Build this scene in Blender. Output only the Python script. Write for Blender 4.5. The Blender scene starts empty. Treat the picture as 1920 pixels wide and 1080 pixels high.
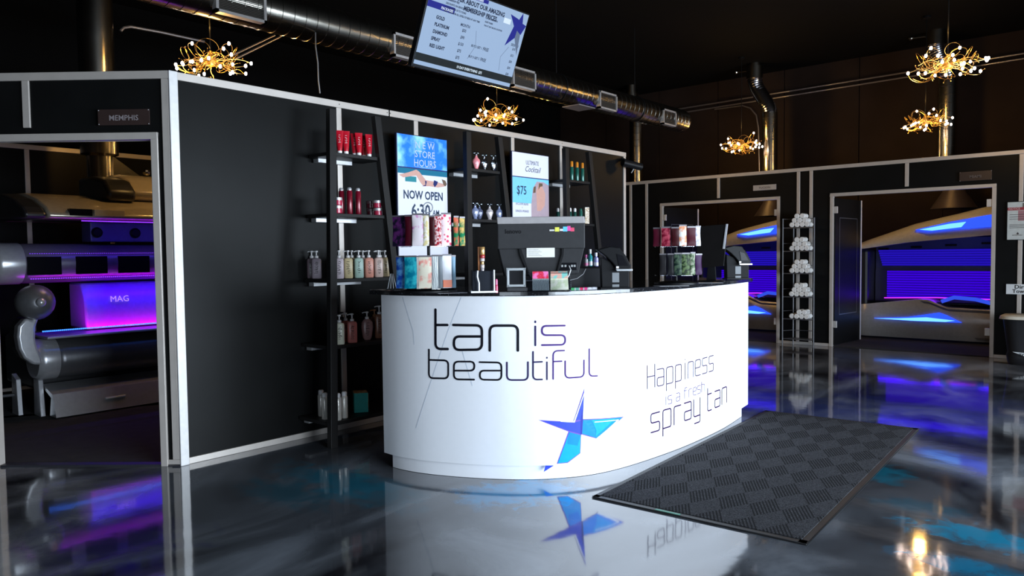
import bpy, bmesh, math, random
from mathutils import Vector, Matrix
import numpy as np
random.seed(7)
S = bpy.context.scene
COL = S.collection
PI = math.pi

# ---------------------------------------------------------------- camera
CF = 1402.0
CAM_R = Vector((0.7603, 0.6495, -0.0113)); CAM_U = Vector((-0.0206, 0.0415, 0.9989)); CAM_F = Vector((-0.6493, 0.7592, -0.0449))
CAM_R.normalize(); CAM_F = (CAM_F - CAM_R * CAM_F.dot(CAM_R)).normalized(); CAM_U = CAM_R.cross(CAM_F)
CAM_P = Vector((0, 0, 1.28))
cd = bpy.data.cameras.new('camera'); cam = bpy.data.objects.new('camera', cd); COL.objects.link(cam)
cd.sensor_width = 36; cd.lens = CF / 1920 * 36; cd.clip_start = .05; cd.clip_end = 100
m3 = Matrix((CAM_R, CAM_U, -CAM_F)).transposed()
cam.matrix_world = Matrix.Translation(CAM_P) @ m3.to_4x4()
S.camera = cam

# ---------------------------------------------------------------- colour management, world
S.view_settings.view_transform = 'Standard'; S.view_settings.look = 'None'
S.view_settings.exposure = 0.0; S.view_settings.gamma = 1; S.view_settings.use_curve_mapping = False
w = bpy.data.worlds.new('night_room'); S.world = w; w.use_nodes = True
w.node_tree.nodes['Background'].inputs[0].default_value = (.55, .7, 1, 1)
w.node_tree.nodes['Background'].inputs[1].default_value = 0.25
S.cycles.max_bounces = 8; S.cycles.diffuse_bounces = 3; S.cycles.glossy_bounces = 4
S.cycles.transparent_max_bounces = 12; S.cycles.transmission_bounces = 6
S.cycles.sample_clamp_indirect = 4; S.cycles.caustics_reflective = False; S.cycles.caustics_refractive = False
S.cycles.use_denoising = True

# ---------------------------------------------------------------- daylight through the storefront windows on the east side
def area_light(name, loc, direction, sx, sy, energy, color, spread=180):
    l = bpy.data.lights.new(name, 'AREA'); l.shape = 'RECTANGLE'; l.size = sx; l.size_y = sy
    l.energy = energy; l.color = color; l.spread = math.radians(spread)
    o = bpy.data.objects.new(name, l); COL.objects.link(o); o.location = loc
    o.rotation_euler = Vector(direction).to_track_quat('-Z', 'Y').to_euler()
    return o
DAY = (0.74, 0.87, 1.0)
area_light('window_daylight', (3.9, 4.2, 1.15), (-1, -.05, -.12), 9.0, 2.0, 740, DAY, 120)
area_light('door_daylight', (1.7, -3.85, .9), (-.25, 1, -.06), 2.6, 2.0, 32, DAY, 90)

# ---------------------------------------------------------------- helpers
def ray(x, y): return CAM_F + CAM_R * ((x - 960) / CF) - CAM_U * ((y - 540) / CF)
def atZ(x, y, z): d = ray(x, y); return CAM_P + d * ((z - 1.28) / d.z)
def atX(x, y, X): d = ray(x, y); return CAM_P + d * (X / d.x)
def atY(x, y, Y): d = ray(x, y); return CAM_P + d * (Y / d.y)

def link(o, parent=None):
    COL.objects.link(o)
    if parent is not None: o.parent = parent
    return o
def tag(o, label=None, cat=None, group=None, kind=None):
    if label: o['label'] = label
    if cat: o['category'] = cat
    if group: o['group'] = group
    if kind: o['kind'] = kind
    return o
def empty(name, loc=(0, 0, 0), rz=0, label=None, cat=None, group=None, kind=None):
    o = bpy.data.objects.new(name, None); o.empty_display_size = .05
    COL.objects.link(o); o.location = loc; o.rotation_euler = (0, 0, rz)
    return tag(o, label, cat, group, kind)

class MB:
    def __init__(s): s.v = []; s.f = []; s.m = []; s.mi = 0
    def add(s, vs, fs, M=None):
        b = len(s.v)
        s.v += [(M @ Vector(v)) if M is not None else Vector(v) for v in vs]
        s.f += [tuple(b + i for i in f) for f in fs]; s.m += [s.mi] * len(fs)
        return s
    def box(s, c, d, rz=0, M=None, bev=0):
        x, y, z = d[0] / 2, d[1] / 2, d[2] / 2
        T = Matrix.Translation(c) @ Matrix.Rotation(rz, 4, 'Z')
        if M is not None: T = M @ T
        vs = [(a * x, b * y, e * z) for a in (-1, 1) for b in (-1, 1) for e in (-1, 1)]
        fs = [(0, 1, 3, 2), (4, 6, 7, 5), (0, 4, 5, 1), (2, 3, 7, 6), (0, 2, 6, 4), (1, 5, 7, 3)]
        return s.add(vs, fs, T)
    def span(s, a, b):
        return s.box(((a[0]+b[0])/2, (a[1]+b[1])/2, (a[2]+b[2])/2), (abs(a[0]-b[0]), abs(a[1]-b[1]), abs(a[2]-b[2])))
    def prism(s, poly, z0, z1, M=None):
        n = len(poly)
        a = sum(poly[i][0]*poly[(i+1) % n][1]-poly[(i+1) % n][0]*poly[i][1] for i in range(n))
        if a < 0: poly = poly[::-1]
        vs = [(p[0], p[1], z0) for p in poly] + [(p[0], p[1], z1) for p in poly]
        fs = [tuple(range(n))[::-1], tuple(range(n, 2*n))] + [(i, (i+1) % n, n+(i+1) % n, n+i) for i in range(n)]
        return s.add(vs, fs, M)
    def lathe(s, prof, c=(0, 0, 0), seg=20, M=None, sx=1, sy=1):
        vs = []; fs = []; n = len(prof)
        for i in range(seg):
            a = 2*PI*i/seg
            for r, z in prof: vs.append((c[0]+r*math.cos(a)*sx, c[1]+r*math.sin(a)*sy, c[2]+z))
        for i in range(seg):
            j = (i+1) % seg
            for k in range(n-1): fs.append((i*n+k, j*n+k, j*n+k+1, i*n+k+1))
        if prof[0][0] > 1e-6: fs.append(tuple(i*n for i in range(seg))[::-1])
        if prof[-1][0] > 1e-6: fs.append(tuple(i*n+n-1 for i in range(seg)))
        return s.add(vs, fs, M)
    def tube(s, pts, r, seg=8, caps=True, rr=None):
        pts = [Vector(p) for p in pts]; n = len(pts); vs = []; fs = []
        t = (pts[1]-pts[0]).normalized()
        up = Vector((0, 0, 1)) if abs(t.z) < .9 else Vector((1, 0, 0))
        nrm = (up - t*up.dot(t)).normalized()
        for i in range(n):
            t = (pts[min(i+1, n-1)] - pts[max(i-1, 0)])
            if t.length < 1e-9: t = Vector((0, 0, 1))
            t.normalize(); nrm = nrm - t*nrm.dot(t)
            if nrm.length < 1e-6: nrm = t.orthogonal()
            nrm.normalize(); b = t.cross(nrm); R_ = rr[i] if rr else r
            for k in range(seg):
                a = 2*PI*k/seg; vs.append(pts[i] + (nrm*math.cos(a)+b*math.sin(a))*R_)
        for i in range(n-1):
            for k in range(seg):
                l = (k+1) % seg; fs.append((i*seg+k, i*seg+l, (i+1)*seg+l, (i+1)*seg+k))
        if caps: fs.append(tuple(range(seg))[::-1]); fs.append(tuple((n-1)*seg+k for k in range(seg)))
        return s.add(vs, fs)
    def grid(s, fn, nu, nv, M=None):
        vs = [fn(i/nu, j/nv) for i in range(nu+1) for j in range(nv+1)]
        fs = [(i*(nv+1)+j, (i+1)*(nv+1)+j, (i+1)*(nv+1)+j+1, i*(nv+1)+j+1) for i in range(nu) for j in range(nv)]
        return s.add(vs, fs, M)
    def quad(s, a, b, c, d): return s.add([a, b, c, d], [(0, 1, 2, 3)])
    def ball(s, c, r, seg=10, ring=6, M=None, sz=1):
        prof = [(r*math.sin(PI*i/ring), -r*sz*math.cos(PI*i/ring)) for i in range(ring+1)]
        prof[0] = (0, prof[0][1]); prof[-1] = (0, prof[-1][1])
        return s.lathe(prof, c, seg, M)
    def build(s, name, mat, parent=None, smooth=False, bev=0, seg=2, sub=0, solid=0, loc=None):
        me = bpy.data.meshes.new(name)
        me.from_pydata([tuple(v) for v in s.v], [], s.f)
        mats = mat if isinstance(mat, (list, tuple)) else [mat]
        for m in mats: me.materials.append(m)
        for p, mi in zip(me.polygons, s.m): p.material_index = mi
        bm = bmesh.new(); bm.from_mesh(me); bmesh.ops.remove_doubles(bm, verts=bm.verts, dist=1e-6)
        bmesh.ops.recalc_face_normals(bm, faces=bm.faces); bm.to_mesh(me); bm.free()
        if smooth:
            me.polygons.foreach_set('use_smooth', [True]*len(me.polygons))
            try: me.set_sharp_from_angle(angle=math.radians(38))
            except Exception: pass
        o = bpy.data.objects.new(name, me); link(o, parent)
        if loc is not None: o.location = loc
        if solid:
            md = o.modifiers.new('s', 'SOLIDIFY'); md.thickness = solid; md.offset = 0
        if bev:
            md = o.modifiers.new('b', 'BEVEL'); md.width = bev; md.segments = seg; md.limit_method = 'ANGLE'
            md.angle_limit = math.radians(35); md.harden_normals = False
        if sub:
            md = o.modifiers.new('u', 'SUBSURF'); md.levels = sub; md.render_levels = sub
        return o
def copy_tree(o, parent=None):
    c = o.copy(); COL.objects.link(c)
    if parent is not None: c.parent = parent
    for ch in o.children: copy_tree(ch, c)
    return c

# ---------------------------------------------------------------- materials
MATS = {}
def mat(name, col, rough=.5, metal=0, emit=None, es=0, spec=.5, noise=.06, nscale=30, bump=0, bscale=80, trans=0, alpha=1, coat=0, ior=1.5):
    if name in MATS: return MATS[name]
    m = bpy.data.materials.new(name); m.use_nodes = True; nt = m.node_tree; N = nt.nodes; L = nt.links
    b = N['Principled BSDF']
    def si(k, v):
        if k in b.inputs: b.inputs[k].default_value = v
    si('Roughness', rough); si('Metallic', metal); si('Specular IOR Level', spec); si('Transmission Weight', trans)
    si('Alpha', alpha); si('Coat Weight', coat); si('IOR', ior)
    tc = N.new('ShaderNodeTexCoord'); nz = N.new('ShaderNodeTexNoise'); nz.inputs['Scale'].default_value = nscale
    nz.inputs['Detail'].default_value = 3
    L.new(tc.outputs['Object'], nz.inputs['Vector'])
    rp = N.new('ShaderNodeValToRGB'); c = Vector(col)
    rp.color_ramp.elements[0].position = .3; rp.color_ramp.elements[1].position = .7
    rp.color_ramp.elements[0].color = (*(c*(1-noise)), 1); rp.color_ramp.elements[1].color = (*[min(1, q*(1+noise)) for q in c], 1)
    L.new(nz.outputs['Fac'], rp.inputs['Fac']); L.new(rp.outputs['Color'], b.inputs['Base Color'])
    if bump:
        n2 = N.new('ShaderNodeTexNoise'); n2.inputs['Scale'].default_value = bscale; L.new(tc.outputs['Object'], n2.inputs['Vector'])
        bp = N.new('ShaderNodeBump'); bp.inputs['Strength'].default_value = bump; bp.inputs['Distance'].default_value = .002
        L.new(n2.outputs['Fac'], bp.inputs['Height']); L.new(bp.outputs['Normal'], b.inputs['Normal'])
    if emit is not None: si('Emission Color', (*emit, 1)); si('Emission Strength', es)
    MATS[name] = m; return m
def pattern(name, c1, c2, scale=60, kind='noise', rough=.25, thr=.5, c3=None, metal=0):
    """printed pattern of two or three colours"""
    if name in MATS: return MATS[name]
    m = bpy.data.materials.new(name); m.use_nodes = True; nt = m.node_tree; N = nt.nodes; L = nt.links
    b = N['Principled BSDF']; b.inputs['Roughness'].default_value = rough+.1; b.inputs['Metallic'].default_value = metal; b.inputs['Specular IOR Level'].default_value = .07
    tc = N.new('ShaderNodeTexCoord')
    if kind == 'noise': t = N.new('ShaderNodeTexNoise'); t.inputs['Scale'].default_value = scale; t.inputs['Detail'].default_value = 4; out = t.outputs['Fac']
    elif kind == 'vor': t = N.new('ShaderNodeTexVoronoi'); t.inputs['Scale'].default_value = scale; out = t.outputs['Distance']
    else: t = N.new('ShaderNodeTexWave'); t.inputs['Scale'].default_value = scale; t.inputs['Distortion'].default_value = 4; out = t.outputs['Fac']
    L.new(tc.outputs['Object'], t.inputs['Vector'])
    rp = N.new('ShaderNodeValToRGB'); e = rp.color_ramp.elements
    e[0].position = thr-.06; e[1].position = thr+.06; e[0].color = (*c1, 1); e[1].color = (*c2, 1)
    if c3: q = e.new(min(.98, thr+.2)); q.color = (*c3, 1)
    L.new(out, rp.inputs['Fac']); L.new(rp.outputs['Color'], b.inputs['Base Color'])
    MATS[name] = m; return m
def emis(name, col, s): return mat(name, (.01, .01, .01), .5, spec=.04, emit=col, es=s)
def glass(name, col=(1, 1, 1), rough=.02, alpha=.25):
    """thin clear acrylic: a coloured see-through sheet with a glossy skin"""
    if name in MATS: return MATS[name]
    m = bpy.data.materials.new(name); m.use_nodes = True; nt = m.node_tree; N = nt.nodes; L = nt.links
    N.remove(N['Principled BSDF']); out = N['Material Output']
    t = N.new('ShaderNodeBsdfTransparent'); t.inputs[0].default_value = (*col, 1)
    g = N.new('ShaderNodeBsdfGlossy'); g.inputs['Color'].default_value = (*col, 1); g.inputs['Roughness'].default_value = rough
    fr = N.new('ShaderNodeFresnel'); fr.inputs[0].default_value = 1.5
    ad = N.new('ShaderNodeMath'); ad.operation = 'ADD'; ad.inputs[1].default_value = alpha
    mx = N.new('ShaderNodeMixShader'); L.new(fr.outputs[0], ad.inputs[0]); L.new(ad.outputs[0], mx.inputs[0])
    L.new(t.outputs[0], mx.inputs[1]); L.new(g.outputs[0], mx.inputs[2]); L.new(mx.outputs[0], out.inputs[0])
    MATS[name] = m; return m

ALU = mat('brushed_aluminium', (.50, .45, .41), .42, .35, noise=.04, nscale=12)  # beige tint stands in for warm chandelier light on the rails
PANEL = mat('black_wall_panel', (.0055, .0056, .0056), .36, spec=.085, noise=.12, nscale=4, bump=.08, bscale=300)
CHARCOAL = mat('charcoal_shelf_laminate', (.010, .0095, .0095), .5, spec=.22, bump=.1)
BLACK = mat('black_plastic', (.007, .007, .008), .4, spec=.12)
BLACKG = mat('gloss_black_plastic', (.006, .006, .008), .2, spec=.12)
GREYP = mat('dark_grey_plastic', (.03, .03, .033), .5, spec=.3)
WHITE = mat('white_gloss', (.82, .82, .84), .35, noise=.01)
SILVER = mat('silver_plastic', (.55, .55, .56), .3, .5)
STEEL = mat('galvanised_duct', (.34, .32, .28), .22, 1, noise=.12, nscale=9)
DKWALL = mat('dark_building_wall', (.022, .0148, .0125), .8, spec=.1, noise=.15, nscale=2, bump=.2, bscale=40)
DEEP = mat('black_painted_ceiling', (.0015, .0015, .0017), .9, spec=.1, noise=.2)
GOLD = mat('gold_wire', (.75, .45, .12), .35, 1)
TOWEL = mat('white_terry', (.80, .78, .76), .95, bump=1, bscale=500)
CLEAR = glass("clear_acrylic", (.96, .97, 1), .03, .02)
def rootloc(o):
    v = Vector((0, 0, 0))
    while o is not None: v += o.location; o = o.parent
    return v
def wb(mb, name, mat_, parent, **k):
    """build a part whose vertices are given in room coordinates under an unrotated thing"""
    off = rootloc(parent); mb.v = [v - off for v in mb.v]
    return mb.build(name, mat_, parent, **k)
def struct(o): o['kind'] = 'structure'; return o

# ================================================================ THE ROOM
def floor_mat():
    m = bpy.data.materials.new('marbled_epoxy'); m.use_nodes = True; nt = m.node_tree; N = nt.nodes; L = nt.links
    b = N['Principled BSDF']
    tc = N.new('ShaderNodeTexCoord'); ob = tc.outputs['Object']
    def noise(s, d=5, dist=0, src=ob):
        n = N.new('ShaderNodeTexNoise'); n.inputs['Scale'].default_value = s; n.inputs['Detail'].default_value = d
        n.inputs['Distortion'].default_value = dist; L.new(src, n.inputs['Vector']); return n.outputs['Fac']
    mp = N.new('ShaderNodeMapping'); mp.inputs['Scale'].default_value = (1, .55, 1); mp.inputs['Rotation'].default_value = (0, 0, .75); L.new(ob, mp.inputs['Vector'])
    n1 = noise(1.1, 7, 1.6, mp.outputs[0])
    r = N.new('ShaderNodeValToRGB'); e = r.color_ramp.elements
    e[0].position = .36; e[0].color = (.014, .014, .018, 1); e[1].position = .72; e[1].color = (.24, .26, .30, 1)
    q = e.new(.52); q.color = (.075, .082, .095, 1)
    L.new(n1, r.inputs['Fac']); col = r.outputs['Color']
    # blue patches in the epoxy: metallic pigment pools and broad dark indigo areas
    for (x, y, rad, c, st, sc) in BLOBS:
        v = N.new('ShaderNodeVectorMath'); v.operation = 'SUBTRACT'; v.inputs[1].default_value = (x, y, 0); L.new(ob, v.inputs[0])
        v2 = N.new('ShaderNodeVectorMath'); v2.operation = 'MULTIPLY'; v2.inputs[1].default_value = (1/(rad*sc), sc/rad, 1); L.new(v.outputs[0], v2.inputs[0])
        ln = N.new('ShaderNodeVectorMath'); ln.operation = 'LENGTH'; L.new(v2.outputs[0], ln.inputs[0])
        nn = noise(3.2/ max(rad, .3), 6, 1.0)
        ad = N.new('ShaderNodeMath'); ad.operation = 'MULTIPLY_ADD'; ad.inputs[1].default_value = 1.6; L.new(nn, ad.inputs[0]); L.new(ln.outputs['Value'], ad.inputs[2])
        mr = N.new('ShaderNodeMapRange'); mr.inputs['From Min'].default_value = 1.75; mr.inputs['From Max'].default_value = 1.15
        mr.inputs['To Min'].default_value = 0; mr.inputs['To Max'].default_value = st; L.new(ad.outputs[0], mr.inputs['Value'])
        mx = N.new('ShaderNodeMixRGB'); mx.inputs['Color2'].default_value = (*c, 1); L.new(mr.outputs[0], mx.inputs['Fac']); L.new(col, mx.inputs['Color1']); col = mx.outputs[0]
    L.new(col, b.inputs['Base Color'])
    b.inputs['Roughness'].default_value = .065; b.inputs['IOR'].default_value = 2.1; b.inputs['Specular IOR Level'].default_value = .6
    bp = N.new('ShaderNodeBump'); bp.inputs['Strength'].default_value = .10; bp.inputs['Distance'].default_value = .004
    L.new(noise(6, 2), bp.inputs['Height']); L.new(bp.outputs[0], b.inputs['Normal'])
    return m
def fz(x, y): p = atZ(x, y, 0); return p.x, p.y
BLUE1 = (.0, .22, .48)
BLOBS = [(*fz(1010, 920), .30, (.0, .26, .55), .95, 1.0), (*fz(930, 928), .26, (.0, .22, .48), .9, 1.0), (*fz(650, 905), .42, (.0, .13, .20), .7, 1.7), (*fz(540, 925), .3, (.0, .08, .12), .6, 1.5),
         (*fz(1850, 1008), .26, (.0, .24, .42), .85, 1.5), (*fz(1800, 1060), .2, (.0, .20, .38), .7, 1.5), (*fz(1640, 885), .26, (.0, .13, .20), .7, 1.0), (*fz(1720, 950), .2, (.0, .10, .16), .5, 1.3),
         (*fz(1470, 760), .9, (.015, .03, .16), .7, 1.3), (*fz(1780, 760), 1.0, (.015, .03, .16), .5, 1.3), (*fz(200, 1010), .5, (.01, .01, .08), .7, 1.2)]  # broad dark indigo patches before the far doorways and at the left
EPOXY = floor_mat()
CARPET = mat('dark_room_carpet', (.012, .011, .012), .95, bump=1, bscale=250, noise=.4, nscale=12)

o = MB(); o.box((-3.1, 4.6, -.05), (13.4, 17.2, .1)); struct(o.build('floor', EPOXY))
o = MB(); o.box((-3.1, 4.6, 4.45), (13.4, 17.2, .1)); struct(o.build('ceiling', DEEP))
# building shell; the back wall shows the seams between its boards
o = MB()
for k in range(11): o.span((-9.75+k*1.22, 13.0, 0), (-8.545+k*1.22, 13.15, 4.4))
o.span((-9.75, 13.03, 0), (3.6, 13.2, 4.4)); struct(o.build('wall_back', DKWALL))
o = MB(); o.span((-9.8, -4, 0), (-9.7, 13.2, 4.4)); struct(o.build('wall_west', DEEP))
o = MB(); o.span((-9.8, -4, 2.4), (3.6, -3.9, 4.4)); o.span((-9.8, -4, 0), (.3, -3.9, 2.4)); o.span((3.0, -4, 0), (3.6, -3.9, 2.4)); struct(o.build('wall_entrance', DKWALL))
o = MB(); o.span((3.5, -4, 2.3), (3.6, 13.2, 4.4)); o.span((3.5, -4, 0), (3.6, 13.2, .12)); o.span((3.5, -4, .1), (3.6, -.5, 2.3)); o.span((3.5, 9, .1), (3.6, 13.2, 2.3))
struct(o.build('wall_storefront', DKWALL))
wn = MB()
for k in range(7): wn.span((3.52, -.5+k*1.583-.03, .12), (3.58, -.5+k*1.583+.03, 2.3))
struct(wn.build('window_1', ALU))

H = 2.41
def frame(o, d, n): return Matrix(((d[0], n[0], 0, o[0]), (d[1], n[1], 0, o[1]), (0, 0, 1, 0), (0, 0, 0, 1)))
def partition(name, o, d, n, s0, s1, posts, doors=(), gaps=(), rail_h=.048, shallow=.0):
    """black panel wall held in a frame of aluminium profiles: o origin, d along, n towards the shop"""
    M = frame(o, d, n)
    def bx(mb, a, b, d0, d1, z0, z1): mb.box(((a+b)/2, (d0+d1)/2, (z0+z1)/2), (b-a, d1-d0, z1-z0), M=M)
    edges = [s0]
    for (a, b, h) in doors: edges += [a, b]
    edges.append(s1)
    pn = MB()
    for i in range(0, len(edges), 2): bx(pn, edges[i], edges[i+1], -.04, -.012, .01, H-.01)
    for (a, b, h) in doors: bx(pn, a, b, -.04, -.012, h, H-.01)
    wall = struct(pn.build(name, PANEL))
    r = MB(); bx(r, s0, s1, -.05, 0, H-rail_h, H); r.build('top_rail', ALU, wall, bev=.003)
    r = MB()
    for i in range(0, len(edges), 2): bx(r, edges[i], edges[i+1], -.05, 0, 0, .04)
    r.build('bottom_rail', ALU, wall, bev=.003)
    for p in posts:
        z0 = .04; wd = .044
        for (a, b, h) in doors:
            if a < p < b: z0 = h+.04
        q = MB(); bx(q, p-wd/2, p+wd/2, -.05, -.001, z0, H-rail_h); q.build('post', ALU, wall, bev=.003)
    return wall, M, bx
# wall behind the counter
wa, MA, bxa = partition('wall_middle', (-4.52, 2.1233), (0, 1), (1, 0), 0, 5.167, [.022+.0, 1.247, 2.0, 3.2, 3.95, 5.14])
q = MB(); bxa(q, .0, .055, -.05, .012, 0, H); q.build('corner_post', mat('satin_aluminium', (.58, .56, .55), .45, .2), wa, bev=.004)
sc = MB()
for s in (.03, 1.25, 1.7, 1.73, 3.96): sc.ball((-4.52+.002, 2.1233+s, H-.024), .004)
sc.build('rail_screw', mat('screw', (.15, .14, .13), .4, .8), wa)
q = MB(); bxa(q, 1.715, 1.725, -.04, .002, H-.05, H+.001); q.build('rail_joint', BLACK, wa)
# the angled wall on the left with its doorway
cc = .6876; dC = (-math.cos(cc), -math.sin(cc)); nC = (math.sin(cc), -math.cos(cc)); cO = (-4.52, 2.1233)
wc, MC, bxc = partition('wall_left', cO, dC, nC, 0, 5.2, [.024, .875, 2.3, 3.4, 4.5], doors=[(.10, 1.16, 2.04)])
def doorframe(n, bx, a, b, h, w_=.042, leaf=None, parent_wall=None):
    q = MB(); bx(q, a, a+w_, -.055, .006, 0, h); bx(q, b-w_, b, -.055, .006, 0, h); bx(q, a, b, -.055, .006, h-.0, h+w_)
    return struct(q.build('door_%d' % n, ALU, bev=.003))
d1 = doorframe(1, bxc, .075, 1.17, 2.0)
hb = MB(); bxc(hb, 0, 1.12, -.06, -.0, 0, .012); hb.build('threshold', mat('threshold', (.02, .02, .025), .4), d1)
# the wall at the far end with two doorways
wB, MBm, bxb = partition('wall_right', (-9.6, 10.33), (1, 0), (0, -1), 0, 12.6, [3.27+.0, 3.56, 4.76, 5.92, 6.09, 7.26, 8.45, 9.6, 10.8],
                         doors=[(9.6-5.78, 9.6-3.93, 2.03), (9.6-3.26, 9.6-1.40, 2.03)])
d2 = doorframe(2, bxb, 9.6-5.80, 9.6-3.93, 2.0)
d3 = doorframe(3, bxb, 9.6-3.26, 9.6-1.39, 2.0)
HINGE = mat('hinge_plate', (.55, .52, .5), .45, .4)
def leaf(d, x, end):
    l = MB(); a = Vector((x, 10.36, 0)); b = Vector((end[0], end[1], 0)); t = (b-a).normalized(); nn = Vector((-t.y, t.x, 0)); ln = (b-a).length
    M = Matrix(((t.x, nn.x, 0, a.x), (t.y, nn.y, 0, a.y), (0, 0, 1, 0), (0, 0, 0, 1)))
    l.box((ln/2, 0, 1.0), (ln-.02, .035, 1.96), M=M)
    lf = l.build('door_leaf', PANEL, d)
    g = MB()
    for s in (-1, 1):
        for (c, dd) in (((ln/2, s*.019, 1.72), (ln-.3, .004, .012)), ((ln/2, s*.019, .42), (ln-.3, .004, .012)), ((.15, s*.019, 1.07), (.012, .004, 1.3)), ((ln-.15, s*.019, 1.07), (.012, .004, 1.3))):
            g.box(c, dd, M=M)
    g.build('door_panel_moulding', mat('moulding', (.05, .05, .055), .3), lf)
    g = MB(); g.box((ln-.004, 0, 1.0), (.03, .045, 1.96), M=M); g.build('door_edge_strip', mat('edge_strip', (.75, .74, .77), .4, .1), lf)
leaf(d2, -5.74, (-5.62, 11.22)); leaf(d3, -3.22, (-3.14, 11.25))
for d, xs in ((d2, (-5.73, -3.98)), (d3, (-3.195, -1.455))):
    for x in xs:
        for z in (.30, 1.82):
            hgg = MB(); hgg.box((x, 10.345, z), (.06, .03, .09)); hgg.build('hinge', HINGE, d, bev=.003)
# rear wall of the left room
wr, MR, bxr = partition('wall_rear', (-8.40, -1.2), (0, 1), (1, 0), 0, 9.0, [.6, 1.8, 3.73, 4.5, 4.98, 6.4, 7.6])
# carpets inside the rooms
q = MB(); c1 = (cO[0]+dC[0]*5.2, cO[1]+dC[1]*5.2)
q.prism([(-4.57, 2.16), (-4.57, 7.25), (-8.4, 7.25), (-8.4, -1.2), c1], 0.0005, .008); struct(q.build('floor', CARPET))
q = MB(); q.span((-6.6, 10.37, .0005), (2.9, 12.98, .008)); struct(q.build('floor', CARPET))

# ================================================================ RECEPTION COUNTER
def catmull(P, n=10):
    out = []
    Q = [P[0]] + list(P) + [P[-1]]
    for i in range(1, len(Q)-2):
        p0, p1, p2, p3 = [Vector(q) for q in Q[i-1:i+3]]
        for k in range(n):
            t = k/n; out.append(.5*((2*p1)+(-p0+p2)*t+(2*p0-5*p1+4*p2-p3)*t*t+(-p0+3*p1-3*p2+p3)*t**3))
    out.append(Vector(P[-1])); return out
CP = [(-3.515, 2.90), (-3.38, 2.895), (-3.21, 2.925), (-3.02, 2.995), (-2.84, 3.085), (-2.66, 3.205), (-2.52, 3.35), (-2.41, 3.53), (-2.345, 3.76), (-2.305, 4.10), (-2.287, 4.5), (-2.305, 5.05), (-2.375, 5.60)]
FR = catmull(CP, 10)
CS = [0]
for i in range(1, len(FR)): CS.append(CS[-1] + (FR[i]-FR[i-1]).length)
def front_at(s, off=0):
    s = max(0, min(CS[-1]-1e-6, s)); i = np.searchsorted(CS, s, side='right')-1; i = min(i, len(FR)-2)
    t = (s-CS[i])/(CS[i+1]-CS[i]); a = FR[max(i-1, 0)]; 
    p = FR[i].lerp(FR[i+1], t)
    tg0 = (FR[min(i+1, len(FR)-1)]-FR[max(i-1, 0)]).normalized(); tg1 = (FR[min(i+2, len(FR)-1)]-FR[i]).normalized()
    tg = tg0.lerp(tg1, t).normalized(); n = Vector((tg.y, -tg.x)); return p + n*off
def offset_curve(off, s0=0, s1=None, n=90):
    s1 = CS[-1] if s1 is None else s1
    return [front_at(s0+(s1-s0)*i/n, off) for i in range(n+1)]
def px2s(x, y):
    """where the line of sight through a point of the photograph meets the counter front"""
    d = ray(x, y); best = None
    for i in range(len(FR)-1):
        a, b = FR[i], FR[i+1]; e = b-a; den = d.x*e.y - d.y*e.x
        if abs(den) < 1e-9: continue
        t = (a.x*e.y - a.y*e.x)/den; u = (a.x*d.y - a.y*d.x)/den
        if t > 0 and -1e-3 <= u <= 1.001 and (best is None or t < best[0]): best = (t, CS[i]+u*(CS[i+1]-CS[i]))
    if best is None: return (CS[-1], 1.28+d.z*5)
    return best[1], 1.28 + d.z*best[0]
def closed(off_front, off_back, s0=0, s1=None):
    f = offset_curve(off_front, s0, s1); b = offset_curve(off_back, s0+.1 if off_back > -10 else s0, s1, 60)
    # the staff side: a gentle inner curve parallel to the front
    inner = []
    for p in b:
        inner.append(p)
    return [tuple(p) for p in f] + [tuple(p) for p in inner[::-1]]
root = empty('reception_counter', (-2.9, 4.2, 0), label='curved glossy white reception counter with a blue star and dark lettering', cat='counter')
bk = [Vector((-2.95, 5.60)), Vector((-2.92, 5.0)), Vector((-2.95, 4.4)), Vector((-3.08, 3.92)), Vector((-3.27, 3.62)), Vector((-3.515, 3.50))]
body = MB(); poly = [tuple(p) for p in offset_curve(0)] + [tuple(p) for p in bk]
body.prism(poly, .088, 1.047)
CW = mat('gloss_white_laminate', (.80, .80, .83), .22, noise=.01)
wb(body, 'body', CW, root, smooth=True)
pl = MB(); poly = [tuple(p) for p in offset_curve(-.03, .045, CS[-1]-.07)] + [tuple(p*1) for p in [Vector((-2.90, 5.52)), Vector((-2.88, 5.0)), Vector((-2.91, 4.4)), Vector((-3.06, 3.88)), Vector((-3.25, 3.58)), Vector((-3.46, 3.46))]]
pl.prism(poly, .002, .088); wb(pl, 'toe_kick', CW, root, smooth=True)
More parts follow.
